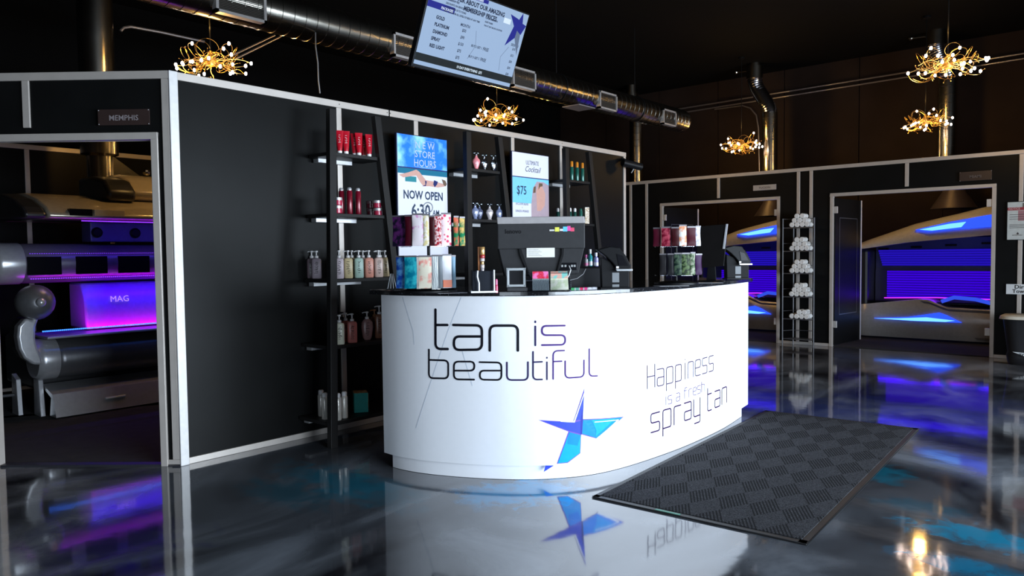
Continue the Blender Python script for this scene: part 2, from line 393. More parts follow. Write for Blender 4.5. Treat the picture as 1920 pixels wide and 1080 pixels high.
# decals that follow the curve
def roundpoly(P, r):
    P = [Vector(p) for p in P]; out = [P[0]]
    for i in range(1, len(P)-1):
        a, b, c = P[i-1], P[i], P[i+1]; la, lc = (a-b).length, (c-b).length; rr = min(r, la*.5, lc*.5)
        p, q = b+(a-b).normalized()*rr, b+(c-b).normalized()*rr
        for k in range(7):
            t = k/6; out.append(p*(1-t)**2 + b*2*t*(1-t) + q*t*t)
    out.append(P[-1]); return out
def resample(P, st):
    out = [P[0]]
    for a, b in zip(P[:-1], P[1:]):
        n = max(1, int((b-a).length/st))
        for k in range(1, n+1): out.append(a.lerp(b, k/n))
    return out
def stroke(mb, P, w_, off, r=.03, thick=.0012):
    """round-ended stroke lying on the curved front, P in (along, height)"""
    P = [Vector(p) for p in P]
    if len(P) > 2: P = roundpoly(P, r)
    P = resample(P, .012); n = len(P); L_ = []; R_ = []
    for i in range(n):
        t = (P[min(i+1, n-1)]-P[max(i-1, 0)]); t = t.normalized() if t.length > 1e-9 else Vector((1, 0)); nn = Vector((-t.y, t.x))
        L_.append(P[i]+nn*w_/2); R_.append(P[i]-nn*w_/2)
    def cap(c, t): 
        a0 = math.atan2(t.y, t.x); return [c+Vector((math.cos(a0+PI/2-k*PI/6), math.sin(a0+PI/2-k*PI/6)))*w_/2 for k in range(1, 6)]
    t1 = (P[-1]-P[-2]).normalized(); t0 = (P[0]-P[1]).normalized()
    def m(p, o_): q = front_at(p.x, o_); return (q.x, q.y, p.y)
    for o_ in (off+thick,):
        vs = [m(p, o_) for p in L_] + [m(p, o_) for p in R_]; fs = [(i, i+1, n+i+1, n+i) for i in range(n-1)]
        mb.add(vs, fs)
        e = cap(P[-1], t1); mb.add([m(L_[-1], o_)] + [m(p, o_) for p in e] + [m(R_[-1], o_)], [tuple(range(7))])
        e = cap(P[0], t0); mb.add([m(R_[0], o_)] + [m(p, o_) for p in e] + [m(L_[0], o_)], [tuple(range(7))])
def cpx(ox, oy, k): return lambda x, y: px2s(ox + x/k, oy + y/k)
g1 = cpx(780, 540, 2.8425)
INK = [mat('lettering_black', (.004, .004, .008), .5, spec=.15), mat('lettering_indigo', (.025, .015, .07), .5, spec=.15), mat('lettering_violet', (.055, .018, .15), .5, spec=.15), mat('lettering_purple', (.022, .002, .05), .5, spec=.15)]  # indigo and violet steps along the slogan hold the overexposure fade as colour
LET = [
 ('letter_t', 0, .0145, [[(105,115),(105,325),(170,325)],[(105,197),(168,197)]]),
 ('letter_a', 0, .0145, [[(200,197),(352,199),(352,328),(203,330),(203,258),(352,258)]]),
 ('letter_n', 0, .0145, [[(394,333),(394,200),(543,200),(543,333)]]),
 ('letter_i', 1, .0105, [[(636,205),(636,305)],[(636,178),(636,182)]]),
 ('letter_s', 2, .0105, [[(793,200),(671,202),(671,251),(795,251),(795,302),(672,304)]]),
 ('letter_b', 0, .0105, [[(70,328),(70,480),(173,482),(173,386),(70,383)]]),
 ('letter_e', 0, .0105, [[(310,488),(203,486),(203,392),(312,392),(312,440),(203,440)]]),
 ('letter_a', 0, .0100, [[(340,395),(456,397),(456,490),(341,488),(341,440),(456,440)]]),
 ('letter_u', 1, .0095, [[(485,397),(485,490),(597,490),(597,395)]]),
 ('letter_t', 1, .0090, [[(624,340),(624,488),(672,487)],[(624,395),(672,393)]]),
 ('letter_i', 1, .0085, [[(698,395),(698,487)],[(698,370),(698,373)]]),
 ('letter_f', 2, .0085, [[(731,485),(731,335),(790,333)],[(731,392),(776,390)]]),
 ('letter_u', 2, .0085, [[(795,390),(795,480),(895,473),(895,385)]]),
 ('letter_l', 2, .0085, [[(923,325),(923,470),(965,468)]])]
for nm, mi, wd, st in LET:
    mb = MB()
    for P in st: stroke(mb, [g1(*p) for p in P], wd, .0008, .035 if wd > .012 else .028)
    wb(mb, nm, INK[mi], root)
g2 = cpx(1100, 640, 3.375)
LET2 = [  # Happiness / is a fresh / spray tan : baseline corners taken from the counter itself
 ('happiness', .0060, 3, (383, 300), (383, 180), (812, 180), (812, 118), ['H','a','p','p','i','n','e','s','s']),
 ('is_a_fresh', .0040, 2, (495, 404), (495, 355), (752, 312), (752, 268), ['i','s',' ','a',' ','f','r','e','s','h']),
 ('spray_tan', .0085, 3, (406, 578), (406, 478), (896, 378), (896, 300), ['s','p','r','a','y',' ','t','a','n'])]
FONT = {  # unit strokes: x 0..1, height 0..1 (x-height 1)
 'H': [[(0,0),(0,1.35)],[(0,.68),(.95,.68)],[(.95,0),(.95,1.35)]], 'a': [[(0,1),(.9,1),(.9,0),(0,0),(0,.5),(.9,.5)]],
 'p': [[(0,-.4),(0,1),(.9,1),(.9,0),(.0,0)]], 'i': [[(.4,0),(.4,1)],[(.4,1.2),(.4,1.23)]], 'n': [[(0,0),(0,1),(.9,1),(.9,0)]],
 'e': [[(.9,0),(0,0),(0,1),(.9,1),(.9,.5),(0,.5)]], 's': [[(.9,1),(0,1),(0,.5),(.9,.5),(.9,0),(0,0)]],
 'f': [[(.2,0),(.2,1.35),(.8,1.35)],[(.0,1),(.7,1)]], 'r': [[(0,0),(0,1),(.8,1)]], 'h': [[(0,0),(0,1.35)],[(0,1),(.9,1),(.9,0)]],
 'y': [[(0,1),(0,0),(.9,0)],[(.9,1),(.9,-.4),(.1,-.4)]], 't': [[(.1,1.35),(.1,0),(.7,0)],[(.1,1),(.7,1)]]}
for nm, wd, mi, bl, tl, br, tr, chars in LET2:
    (s0, z0), (_, z1), (s1, z2), (_, z3) = g2(*bl), g2(*tl), g2(*br), g2(*tr)
    n = len(chars); wid = [.55 if c in 'i ' else 1 for c in chars]; tot = sum(wid)
    pos = 0
    for c, wv in zip(chars, wid):
        a = pos/tot; pos += wv
        if c == ' ': continue
        mb = MB(); cw = (s1-s0)/tot*.80
        for P in FONT[c]:
            if c == 'i' : P = [(p[0]*.6, p[1]) for p in P]
            hh = (z1-z0)*(1-a)+(z3-z2)*a
            if nm == 'happiness': hh = .105
            if nm == 'spray_tan': hh = .115
            if nm == 'is_a_fresh': hh = .052
            zb = z0*(1-a)+z2*a
            stroke(mb, [(s0+(s1-s0)*a+p[0]*cw, zb+p[1]*hh) for p in P], wd, .0008, .018)
        wb(mb, 'letter_'+c.lower(), INK[mi], root)
def decal(name, px, m_, off, g=g1):
    """flat-colour shape that follows the curve: triangulated polygon refined along the front"""
    P = [Vector(g(*p)) for p in px]
    bm = bmesh.new(); vs = [bm.verts.new((p.x, p.y, 0)) for p in P]; bm.faces.new(vs)
    bmesh.ops.triangulate(bm, faces=bm.faces); bmesh.ops.subdivide_edges(bm, edges=bm.edges, cuts=5, use_grid_fill=True)
    mb = MB(); bm.verts.index_update(); vv = []
    for v in bm.verts: q = front_at(v.co.x, off); vv.append((q.x, q.y, v.co.y))
    mb.add(vv, [tuple(v.index for v in f.verts) for f in bm.faces]); bm.free()
    return wb(mb, name, m_, root)
SB = {k: mat('star_'+k, c, .4, spec=.25) for k, c in dict(royal=(.03, .06, .62), azure=(.0, .22, .90), cyan=(.0, .33, .95), deep=(.02, .03, .28), white=(.85, .88, .95), violet=(.14, .08, .55)).items()}
decal('star', [(897,533),(888,698),(1107,685),(965,803),(880,780),(876,880),(808,932),(750,937),(812,765),(652,703),(838,712)], SB['violet'], .0012)
decal('star_top_arm', [(896,545),(889,698),(880,702),(848,705)], SB['royal'], .0022)
decal('star_left_arm', [(670,706),(845,716),(886,704),(880,778),(816,761)], SB['royal'], .0022)
decal('star_right_arm', [(890,703),(1098,689),(963,799),(884,776)], SB['azure'], .0022)
decal('star_right_facet', [(936,703),(1060,695),(955,790),(960,760)], SB['cyan'], .0030)
decal('star_lower_arm', [(817,768),(877,783),(873,878),(806,928),(756,933)], SB['cyan'], .0022)
decal('star_lower_facet', [(817,768),(877,783),(860,840),(805,830)], SB['azure'], .0030)
decal('star_shadow_edge', [(886,640),(889,700),(884,778),(877,782),(879,700)], SB['deep'], .0034)
decal('star_highlight', [(893,560),(897,560),(845,716),(770,712),(770,708),(840,709)], SB['white'], .0036)
decal('star_highlight', [(950,712),(1078,700),(1078,704),(950,716)], SB['white'], .0036)
decal('star_highlight', [(1074,700),(1080,704),(968,806),(958,802)], SB['white'], .0036)
decal('star_fragment', [(690,945),(735,945),(680,980)], SB['royal'], .0022)
PALE = mat('pale_grey_line', (.55, .60, .68), .3)
for P in ([(240,52),(170,230),(0,745)], [(-70,50),(-15,230),(-10,300)], [(245,330),(300,520)]):
    mb = MB(); stroke(mb, [g1(*p) for p in P], .004, .0004, .01, .0004); wb(mb, 'pale_line', PALE, root)
# granite top
def granite():
    m = bpy.data.materials.new('black_granite'); m.use_nodes = True; N = m.node_tree.nodes; L = m.node_tree.links; b = N['Principled BSDF']
    b.inputs['Roughness'].default_value = .08
    tc = N.new('ShaderNodeTexCoord'); v = N.new('ShaderNodeTexNoise'); v.inputs['Scale'].default_value = 90; v.inputs['Detail'].default_value = 6
    L.new(tc.outputs['Object'], v.inputs['Vector']); r = N.new('ShaderNodeValToRGB'); r.color_ramp.elements[0].position = .60; r.color_ramp.elements[1].position = .80
    r.color_ramp.elements[0].color = (.010, .010, .012, 1); r.color_ramp.elements[1].color = (.16, .18, .20, 1); L.new(v.outputs['Fac'], r.inputs['Fac']); L.new(r.outputs['Color'], b.inputs['Base Color'])
    return m
tp = MB(); f = [tuple(p) for p in offset_curve(.022)]
f[0:0] = [(-3.61, 2.885)]
tp.prism(f + [(-2.355, 5.64), (-3.0, 5.64), (-2.97, 5.0), (-3.0, 4.45), (-3.13, 3.97), (-3.31, 3.66), (-3.61, 3.54)], 1.0475, 1.075)
wt = tp.build('countertop', granite(), bev=.004)
tag(wt, 'polished black granite worktop lying on the curved white reception counter', 'countertop')

# ================================================================ FLOOR MAT
def matmat():
    m = bpy.data.materials.new('ribbed_carpet_tiles'); m.use_nodes = True; N = m.node_tree.nodes; L = m.node_tree.links; b = N['Principled BSDF']
    b.inputs['Roughness'].default_value = .95; b.inputs['Specular IOR Level'].default_value = .12
    tc = N.new('ShaderNodeTexCoord'); sp = N.new('ShaderNodeSeparateXYZ'); L.new(tc.outputs['Object'], sp.inputs[0])
    def M_(op, a, c=None, d=None):
        n = N.new('ShaderNodeMath'); n.operation = op
        for i, q in enumerate((a, c, d)):
            if q is None: continue
            if hasattr(q, 'links') or hasattr(q, 'is_linked'): L.new(q, n.inputs[i])
            else: n.inputs[i].default_value = q
        return n.outputs[0]
    X, Y = sp.outputs[0], sp.outputs[1]
    # diamond tiles, every other one ribbed
    ax, by = M_('MULTIPLY', X, 1/.162), M_('MULTIPLY', Y, 1/.32)
    i_, j_ = M_('ADD', ax, by), M_('SUBTRACT', ax, by)
    par = M_('SUBTRACT', 1, M_('MODULO', M_('ADD', M_('ADD', M_('FLOOR', i_), M_('FLOOR', j_)), 200), 2))
    rib = M_('SINE', M_('MULTIPLY', i_, 2*PI*9))
    nz = N.new('ShaderNodeTexNoise'); nz.inputs['Scale'].default_value = 220; nz.inputs['Detail'].default_value = 2; L.new(tc.outputs['Object'], nz.inputs['Vector'])
    ribm = M_('MULTIPLY', M_('GREATER_THAN', rib, .1), M_('GREATER_THAN', par, .5))
    c1 = N.new('ShaderNodeValToRGB'); c1.color_ramp.elements[0].position = .35; c1.color_ramp.elements[1].position = .75
    c1.color_ramp.elements[0].color = (.012, .012, .014, 1); c1.color_ramp.elements[1].color = (.085, .088, .10, 1); L.new(nz.outputs['Fac'], c1.inputs['Fac'])
    mx = N.new('ShaderNodeMixRGB'); mx.inputs['Color2'].default_value = (.006, .006, .007, 1); L.new(M_('MULTIPLY', ribm, .9), mx.inputs['Fac']); L.new(c1.outputs[0], mx.inputs['Color1'])
    L.new(mx.outputs[0], b.inputs['Base Color'])
    h = M_('SUBTRACT', M_('MULTIPLY', nz.outputs['Fac'], .4), ribm)
    bp = N.new('ShaderNodeBump'); bp.inputs['Strength'].default_value = .9; bp.inputs['Distance'].default_value = .004; L.new(h, bp.inputs['Height']); L.new(bp.outputs[0], b.inputs['Normal'])
    return m
mroot = empty('entrance_mat', (-1.72, 4.545, 0), rz=math.radians(2.6), label='charcoal checkered ribbed floor mat lying in front of the white counter', cat='floor mat')
q = MB(); q.box((0, 0, .0065), (1.03, 2.56, .009)); q.build('carpet', matmat(), mroot)
q = MB()
RUB = mat('mat_rubber', (.022, .022, .024), .5)
w2, l2, e = .545, 1.315, .04
for (a, b_, c_, d_) in ((-w2, -l2, w2, -l2+e), (-w2, l2-e, w2, l2), (-w2, -l2, -w2+e, l2), (w2-e, -l2, w2, l2)): q.span((a, b_, .001), (c_, d_, .008))
q.build('rubber_border', RUB, mroot, bev=.003)
q = MB(); q.box((-.12, -l2+.012, .0085), (.13, .018, .002)); q.build('maker_tag', mat('green_tag', (.02, .25, .16), .4), mroot)
# ================================================================ TEXT
def text_mesh(s, size, align='LEFT', bold=0, shear=0, xs=1):
    cu = bpy.data.curves.new('t', 'FONT'); cu.body = s; cu.size = size; cu.align_x = align; cu.offset = bold; cu.shear = shear; cu.resolution_u = 2
    ob = bpy.data.objects.new('t', cu); COL.objects.link(ob)
    dg = bpy.context.evaluated_depsgraph_get(); me = bpy.data.meshes.new_from_object(ob.evaluated_get(dg))
    vs = [(v.co.x*xs, v.co.y, 0) for v in me.vertices]; fs = [tuple(p.vertices) for p in me.polygons]
    bpy.data.objects.remove(ob); bpy.data.curves.remove(cu); bpy.data.meshes.remove(me)
    return vs, fs
def text(name, s, size, M, m_, parent, at, align='LEFT', bold=0, shear=0, xs=1, off=.001):
    vs, fs = text_mesh(s, size, align, bold, shear, xs)
    mb = MB(); mb.add([(at[0]+v[0], at[1]+v[1], off) for v in vs], fs, M)
    return wb(mb, name, m_, parent)
def plane_frame(o, xdir, ydir):
    x = Vector(xdir).normalized(); y = Vector(ydir).normalized(); z = x.cross(y)
    return Matrix(((x.x, y.x, z.x, o[0]), (x.y, y.y, z.y, o[1]), (x.z, y.z, z.z, o[2]), (0, 0, 0, 1)))
def flat(name, poly, M, m_, parent, off=.0008):
    mb = MB(); mb.add([(p[0], p[1], off) for p in poly], [tuple(range(len(poly)))], M); return wb(mb, name, m_, parent)
def rect(a, b, c, d): return [(a, b), (c, b), (c, d), (a, d)]
def line2(name, P, w_, M, m_, parent, off=.001):
    mb = MB()
    for a, b in zip(P[:-1], P[1:]):
        a = Vector(a); b = Vector(b); t = (b-a).normalized(); n = Vector((-t.y, t.x))*w_/2
        mb.add([(q.x, q.y, off) for q in (a-n, b-n, b+n, a+n)], [(0, 1, 2, 3)], M)
    return wb(mb, name, m_, parent)

# ================================================================ HANGING PRICE SCREEN
TVb = atX(773, 120, -3.5); TVr = atX(954.5, 162.5, -3.5)
tvW = (TVr-TVb).length; tvH = tvW*9/16; tt = math.radians(22)
tv = empty('television', (-3.5, (TVb.y+TVr.y)/2, 2.45), label='flat television hanging tilted from the ceiling, showing a pale membership price list', cat='television')
M = plane_frame((-3.5, TVb.y, 2.455), (0, 1, 0), (math.sin(tt), 0, math.cos(tt)))
q = MB(); q.box((tvW/2, tvH/2, -.022), (tvW+.012, tvH+.012, .04), M=M); wb(q, 'casing', BLACK, tv, bev=.004)
SCR = emis('screen_pale_blue', (.33, .47, .70), 1.0)
flat('screen', rect(.004, .014, tvW-.004, tvH-.004), M, SCR, tv, .0004)
TB = emis('screen_dark_band', (.006, .010, .012), 1.0); TBL = emis('screen_blue', (.008, .012, .26), 1.0); TTX = emis('screen_text', (.01, .02, .06), 1.0); TW = emis('screen_white', (.7, .85, 1), 1.0)
W_, H_ = tvW, tvH
flat('screen_footer_band', rect(.004, H_*.075, W_-.004, H_*.165), M, TB, tv, .0008)
flat('screen_heading_tab', rect(.004, H_*.70, W_*.255, H_*.775), M, TBL, tv, .0008)
flat('screen_heading_tab', rect(W_*.28, H_*.945, W_*.55, H_*.99), M, TBL, tv, .0008)
def tx(s, u, v, sz, m_=TTX, al='LEFT', b=.0012, xs=.9): text('screen_writing', s, sz*H_, M, m_, tv, (u*W_, v*H_), al, b*H_, xs=xs)
tx('MEMBERS', .46, .952, .036, TW, 'CENTER'); tx('ASK ABOUT OUR AMAZING', .50, .865, .075, al='CENTER', b=.003); tx('MEMBERSHIP PRICES', .50, .785, .075, al='CENTER', b=.003)
for i, s in enumerate(('MEMBERSHIP FEES', 'DISCOUNTS ON SERVICES AND', 'LOTION FROM US TO YOURS', 'AND TAN FROM ALL LEVELS OF BEDS AT ANY TIME')): tx(s, .16, .835-.045*i, .03)
for i, s in enumerate(('LOTION DISCOUNTS', 'GUEST PASSES', 'TAN AT ANY SALON LOCATION')): tx(s, .56, .775-.045*i, .026)
tx('PACKAGES', .13, .715, .045, TW)
for i, (a, b_, c_) in enumerate((('GOLD', '$50', '$10'), ('PLATINUM', '$90', '$12'), ('DIAMOND', '$150', '$30'), ('SPRAY', '$75', '$30'), ('RED LIGHT', '$75', '$30'))):
    v = .595-.083*i; tx(a, .105, v, .056, b=.0025); tx(b_, .385, v-.055, .05, al='CENTER'); tx(c_, .93, v-.09-.0*i, .042, al='CENTER')
tx('MONTH', .385, .60, .05, al='CENTER'); tx('SESSION', .93, .555, .045, al='CENTER', b=.001)
tx('BUY 2 GET 1', .60, .40, .040, al='RIGHT'); tx('FREE', .61, .395, .058, b=.001); tx('BUY 5 GET 5', .60, .265, .040, al='RIGHT'); tx('FREE', .61, .26, .058, b=.001)
tx('10 DAY EVERYTHING  $75', .53, .100, .045, TW, 'CENTER')
GL = emis('screen_grey', (.12, .17, .28), 1.0)
line2('screen_chevron', [(W_*.50, H_*.60), (W_*.53, H_*.42), (W_*.48, H_*.24)], .003, M, GL, tv); line2('screen_chevron', [(W_*.87, H_*.53), (W_*.81, H_*.38), (W_*.83, H_*.20)], .003, M, GL, tv)
flat('screen_button', rect(W_*.745, H_*.80, W_*.82, H_*.865), M, TW, tv, .001)
st = lambda *P: [(p[0]*W_, p[1]*H_) for p in P]
flat('screen_star', st((.80, .93), (.865, .80), (.915, .83), (.90, .90)), M, TBL, tv, .001)
flat('screen_star', st((.93, .995), (.90, .89), (.865, .80), (.92, .76), (.955, .84)), M, TBL, tv, .0012)
flat('screen_star', st((.94, .87), (.995, .85), (.96, .72), (.90, .76)), M, TBL, tv, .0014)
flat('screen_star', st((.865, .80), (.92, .76), (.905, .66), (.82, .53)), M, TBL, tv, .0016)
flat('screen_star_shadow', st((.91, .76), (.955, .72), (.975, .45), (.905, .66)), M, GL, tv, .0018)
q = MB(); q.tube([(-3.52, TVb.y+W_/2, 2.75), (-3.60, TVb.y+W_/2, 3.0), (-3.60, TVb.y+W_/2, 4.398)], .022, 10); q.box((-3.60, TVb.y+W_/2, 4.39), (.16, .16, .012)); wb(q, 'ceiling_mount', BLACK, tv)

# ================================================================ POSTERS (slim lit display panels)
WATER = pattern('poster_water', (.02, .14, .60), (.16, .42, .78), 5, 'noise', .15, .5, (.38, .58, .84))
def add_emission(m, s):
    b = m.node_tree.nodes['Principled BSDF']; l = b.inputs['Base Color'].links
    if l: m.node_tree.links.new(l[0].from_socket, b.inputs['Emission Color'])
    b.inputs['Emission Strength'].default_value = s
add_emission(WATER, .55)
PW = mat('poster_white', (.40, .42, .50), .3, emit=(.62, .66, .85), es=.6, noise=.01); PT = mat('poster_ink', (.02, .04, .08), .3)
SKIN = mat('poster_skin', (.35, .20, .17), .4, emit=(.55, .32, .28), es=.45); PSEA = emis('poster_sea', (.02, .35, .65), .6); PNAVY = mat('poster_navy', (.01, .02, .12), .3)
PTEAL = emis('poster_teal', (.05, .45, .60), .7); PHAIR = mat('poster_hair', (.12, .07, .04), .5)
def display(label, ytl, ytr, z0, z1, X):
    r = empty('lit_poster', (X, (ytl+ytr)/2, (z0+z1)/2), label=label, cat='poster', group=None)
    Mx = plane_frame((X+.02, ytl, z0), (0, 1, 0), (0, 0, 1)); w, h = ytr-ytl, z1-z0
    q = MB(); q.box((w/2, h/2, -.012), (w+.012, h+.012, .022), M=Mx); wb(q, 'casing', mat('navy_edge', (.01, .015, .05), .3), r, bev=.003)
    q = MB(); q.box((w/2, h*.5, -.035), (w*.4, h*.3, .026), M=Mx); q.box((w/2, h*.5, -.24+.0), (.04, .04, .0), M=Mx); wb(q, 'wall_bracket', ALU, r)
    return r, Mx, w, h
X1 = -4.44
a, b_ = atX(741, 250, X1), atX(834, 265, X1); c_ = atX(742, 480, X1)
r1, M1, w1, h1 = display('tall lit poster reading NEW STORE HOURS, NOW OPEN 6:30 AM with a sunbather', a.y, b_.y, c_.z, a.z, X1)
flat('poster_face', rect(0, 0, w1, h1), M1, PW, r1, .0004)
flat('poster_picture', rect(0, h1*.735, w1, h1), M1, WATER, r1, .0008)
flat('poster_navy_line', rect(0, h1*.725, w1, h1*.735), M1, PNAVY, r1, .001)
flat('poster_sea', rect(0, h1*.68, w1, h1*.725), M1, PSEA, r1, .0008)
flat('poster_cushion', rect(w1*.14, h1*.615, w1*.36, h1*.66), M1, PTEAL, r1, .0010)
f1 = lambda *P: [(p[0]*w1, p[1]*h1) for p in P]
flat('poster_sunbather', f1((.02, .665), (.20, .69), (.36, .72), (.42, .705), (.55, .64), (.70, .635), (.80, .63), (.93, .62), (.95, .60), (.80, .585), (.62, .590), (.50, .585), (.44, .615), (.36, .67), (.25, .66), (.10, .645)), M1, SKIN, r1, .0014)
flat('poster_swimsuit', f1((.72, .645), (.80, .635), (.78, .61), (.73, .585), (.70, .61)), M1, PNAVY, r1, .0018)
flat('poster_swimsuit', f1((.53, .635), (.57, .63), (.55, .59), (.47, .585), (.54, .60)), M1, PNAVY, r1, .0018)
flat('poster_hair', f1((.88, .66), (.96, .65), (.99, .62), (.96, .60), (.92, .61)), M1, PHAIR, r1, .0018)
for i, s in enumerate(('N E W', 'STORE', 'HOURS')): text('poster_writing', s, .082*h1, M1, emis('poster_pale_text', (.62, .76, 1.0), 1.0), r1, (w1*.54, h1*(.90-.075*i)), 'CENTER', 0, xs=.95, off=.002)
line2('poster_outline', [(w1*.33, h1*.965), (w1*.73, h1*.965), (w1*.73, h1*.745), (w1*.33, h1*.745), (w1*.33, h1*.965)], .002, M1, emis('poster_pale_text', (.62, .76, 1.0), 1.0), r1)
text('poster_writing', 'NOW OPEN', .098*h1, M1, PT, r1, (w1*.50, h1*.475), 'CENTER', .0025, xs=.84, off=.002)
text('poster_writing', '6:30', .155*h1, M1, PT, r1, (w1*.44, h1*.325), 'CENTER', .003, xs=.82, off=.002)
text('poster_writing', 'AM', .065*h1, M1, PT, r1, (w1*.68, h1*.345), 'LEFT', .001, xs=.85, off=.002)
a, b_ = atX(957, 284, X1), atX(1025, 294, X1); c_ = atX(957, 420, X1)
r2, M2, w2_, h2 = display('lit poster reading ULTIMATE Cocktail $75 beside a pair of figures', a.y, b_.y, c_.z, a.z, X1)
flat('poster_face', rect(0, 0, w2_, h2), M2, PW, r2, .0004)
SKY = mat('poster_sky', (.15, .40, .62), .3, emit=(.10, .38, .70), es=.6)
flat('poster_sky', rect(0, h2*.30, w2_, h2*.655), M2, SKY, r2, .0008); flat('poster_navy_line', rect(0, h2*.655, w2_, h2*.668), M2, PNAVY, r2, .001)
f2 = lambda *P: [(p[0]*w2_, p[1]*h2) for p in P]
flat('poster_robe', f2((.50, .02), (.50, .30), (.55, .52), (.66, .62), (.85, .62), (1.0, .58), (1.0, .02)), M2, mat('poster_mauve', (.28, .22, .26), .4, emit=(.42, .32, .38), es=.35), r2, .0012)
flat('poster_figure', f2((.66, .20), (.64, .48), (.72, .60), (.80, .57), (.90, .45), (.88, .28), (.76, .20)), M2, SKIN, r2, .0016)
flat('poster_hair', f2((.70, .50), (.72, .60), (.82, .60), (.82, .56), (.75, .55)), M2, PHAIR, r2, .002)
flat('poster_hair', f2((.55, .45), (.57, .54), (.63, .55), (.62, .46)), M2, PHAIR, r2, .002)
text('poster_writing', 'ULTIMATE', .085*h2, M2, PT, r2, (w2_*.54, h2*.845), 'CENTER', 0, xs=.75, off=.002)
text('poster_writing', 'Cocktail', .115*h2, M2, PT, r2, (w2_*.54, h2*.745), 'CENTER', 0, .4, xs=.9, off=.002)
text('poster_writing', '$75', .17*h2, M2, PT, r2, (w2_*.24, h2*.42), 'CENTER', .001, xs=.85, off=.0022)
for i, s in enumerate(('EXCLUSIVE BLEND', '+', 'SUNLESS UPGRADE')): text('poster_writing', s, .045*h2, M2, PT, r2, (w2_*.25, h2*(.27-.05*i)), 'CENTER', 0, xs=.75, off=.002)

# ================================================================ DUCTS AND PIPES
def spiral(mb, a, b, r, step=.11, seg=24):
    a = Vector(a); b = Vector(b); L_ = (b-a).length; n = max(1, int(L_/step)); t = (b-a)/L_
    pts = []; rr = []
    for k in range(n+1):
        p = a + t*min(L_, k*step)
        for (o_, g) in ((-.006, 0), (-.003, .004), (.003, .004), (.006, 0)):
            if k == 0 and o_ < 0: continue
            pts.append(p+t*o_); rr.append(r+g)
    if (b-pts[-1]).length > .01: pts.append(b); rr.append(r)
    mb.tube(pts, r, seg, True, rr)
duct = empty('ceiling_duct', (-5.5, 5.6, 3.28), label='long spiral ventilation duct with square grilles running above the wall behind the counter', cat='duct')
q = MB(); spiral(q, (-5.5, .6, 3.28), (-5.5, 10.45, 3.28), .165); wb(q, 'pipe', STEEL, duct, smooth=True)
GR = mat('grille_mesh', (.055, .047, .04), .5, .3)
for (y0, y1) in ((2.88, 3.30), (4.60, 4.93), (6.29, 6.69), (7.98, 8.38), (9.60, 9.98)):
    za, zb, X = 3.115, 3.335, -5.325
    q = MB(); q.span((X-.06, y0, za), (X, y0+.022, zb)); q.span((X-.06, y1-.022, za), (X, y1, zb)); q.span((X-.06, y0, za), (X, y1, za+.022)); q.span((X-.06, y0, zb-.022), (X, y1, zb))
    fr = wb(q, 'grille_frame', mat('grille_frame', (.52, .49, .48), .4, .5), duct)
    q = MB(); q.span((X-.03, y0+.02, za+.02), (X-.022, y1-.02, zb-.02))
    for k in range(14): zz = za+.03+k*(zb-za-.05)/14; q.box((X-.014, (y0+y1)/2, zz), (.012, y1-y0-.04, .003))
    wb(q, 'grille_slats', GR, fr)
for y in (2.2, 5.35, 7.3, 9.1):
    q = MB(); q.tube([(-5.5, y, 3.45), (-5.5, y, 4.39)], .006, 6); q.tube([(-5.5+.17*math.sin(t*PI/12), y, 3.28+.17*math.cos(t*PI/12)) for t in range(25)], .006, 5); wb(q, 'hanger_strap', BLACK, duct)
q = MB(); q.box((-5.35, 7.55, 3.06), (.25, .34, .012)); wb(q, 'damper_flap', mat('flap', (.35, .33, .36), .3, .5), duct)

def riser(label, x, y, r, z0, z1, top=None, collar=None):
    d = empty('exhaust_duct', (x, y, z0), label=label, cat='duct', group=None)
    q = MB(); spiral(q, (x, y, z0), (x, y, z1), r, .12); wb(q, 'pipe', STEEL, d, smooth=True)
    if top:
        pts = []; rr = []; a = Vector((x, y, z1-.02)); c = Vector(top)
        for k in range(33):
            t = k/32; p = a.lerp(c, t); p.x = a.x + (c.x-a.x)*(3*t*t-2*t**3); pts.append(p); rr.append(r*(.92+.06*(k % 2)))
        q = MB(); q.tube(pts, r, 20, True, rr); wb(q, 'flexible_elbow', mat('foil_duct', (.42, .42, .46), .22, 1), d, smooth=True)
        q = MB(); q.lathe([(r*1.0, 0), (r*1.06, 0), (r*1.06, .20), (r, .20)], (c.x, c.y, c.z), 24); q.lathe([(r*.8, .2), (r*.8, 4.4-c.z)], (c.x, c.y, c.z), 20)
        wb(q, 'collar', STEEL, d, smooth=True)
        q = MB(); q.tube([(c.x-.1, c.y, c.z+.15), (c.x-.32, c.y, c.z+.16)], .018, 8); q.ball((c.x-.32, c.y, c.z+.16), .03); wb(q, 'damper_handle', STEEL, d)
    return d
p = atY(1193, 300, 12.2); riser('exhaust duct rising in the corner between the two black walls', p.x, p.y, .125, .01, 3.75, (p.x-.1, p.y, 4.05))
p = atY(1443, 260, 12.2); t_ = atY(1415, 148, 12.2); riser('exhaust duct rising above the middle doorway with a kinked foil elbow', p.x, p.y, .125, 2.385, 3.55, (t_.x, p.y, t_.z))
p = atY(1776, 230, 12.2); t_ = atY(1754, 85, 12.2); riser('exhaust duct behind the two chandeliers on the right', p.x, p.y, .125, 2.385, 3.7, (t_.x, p.y, t_.z))

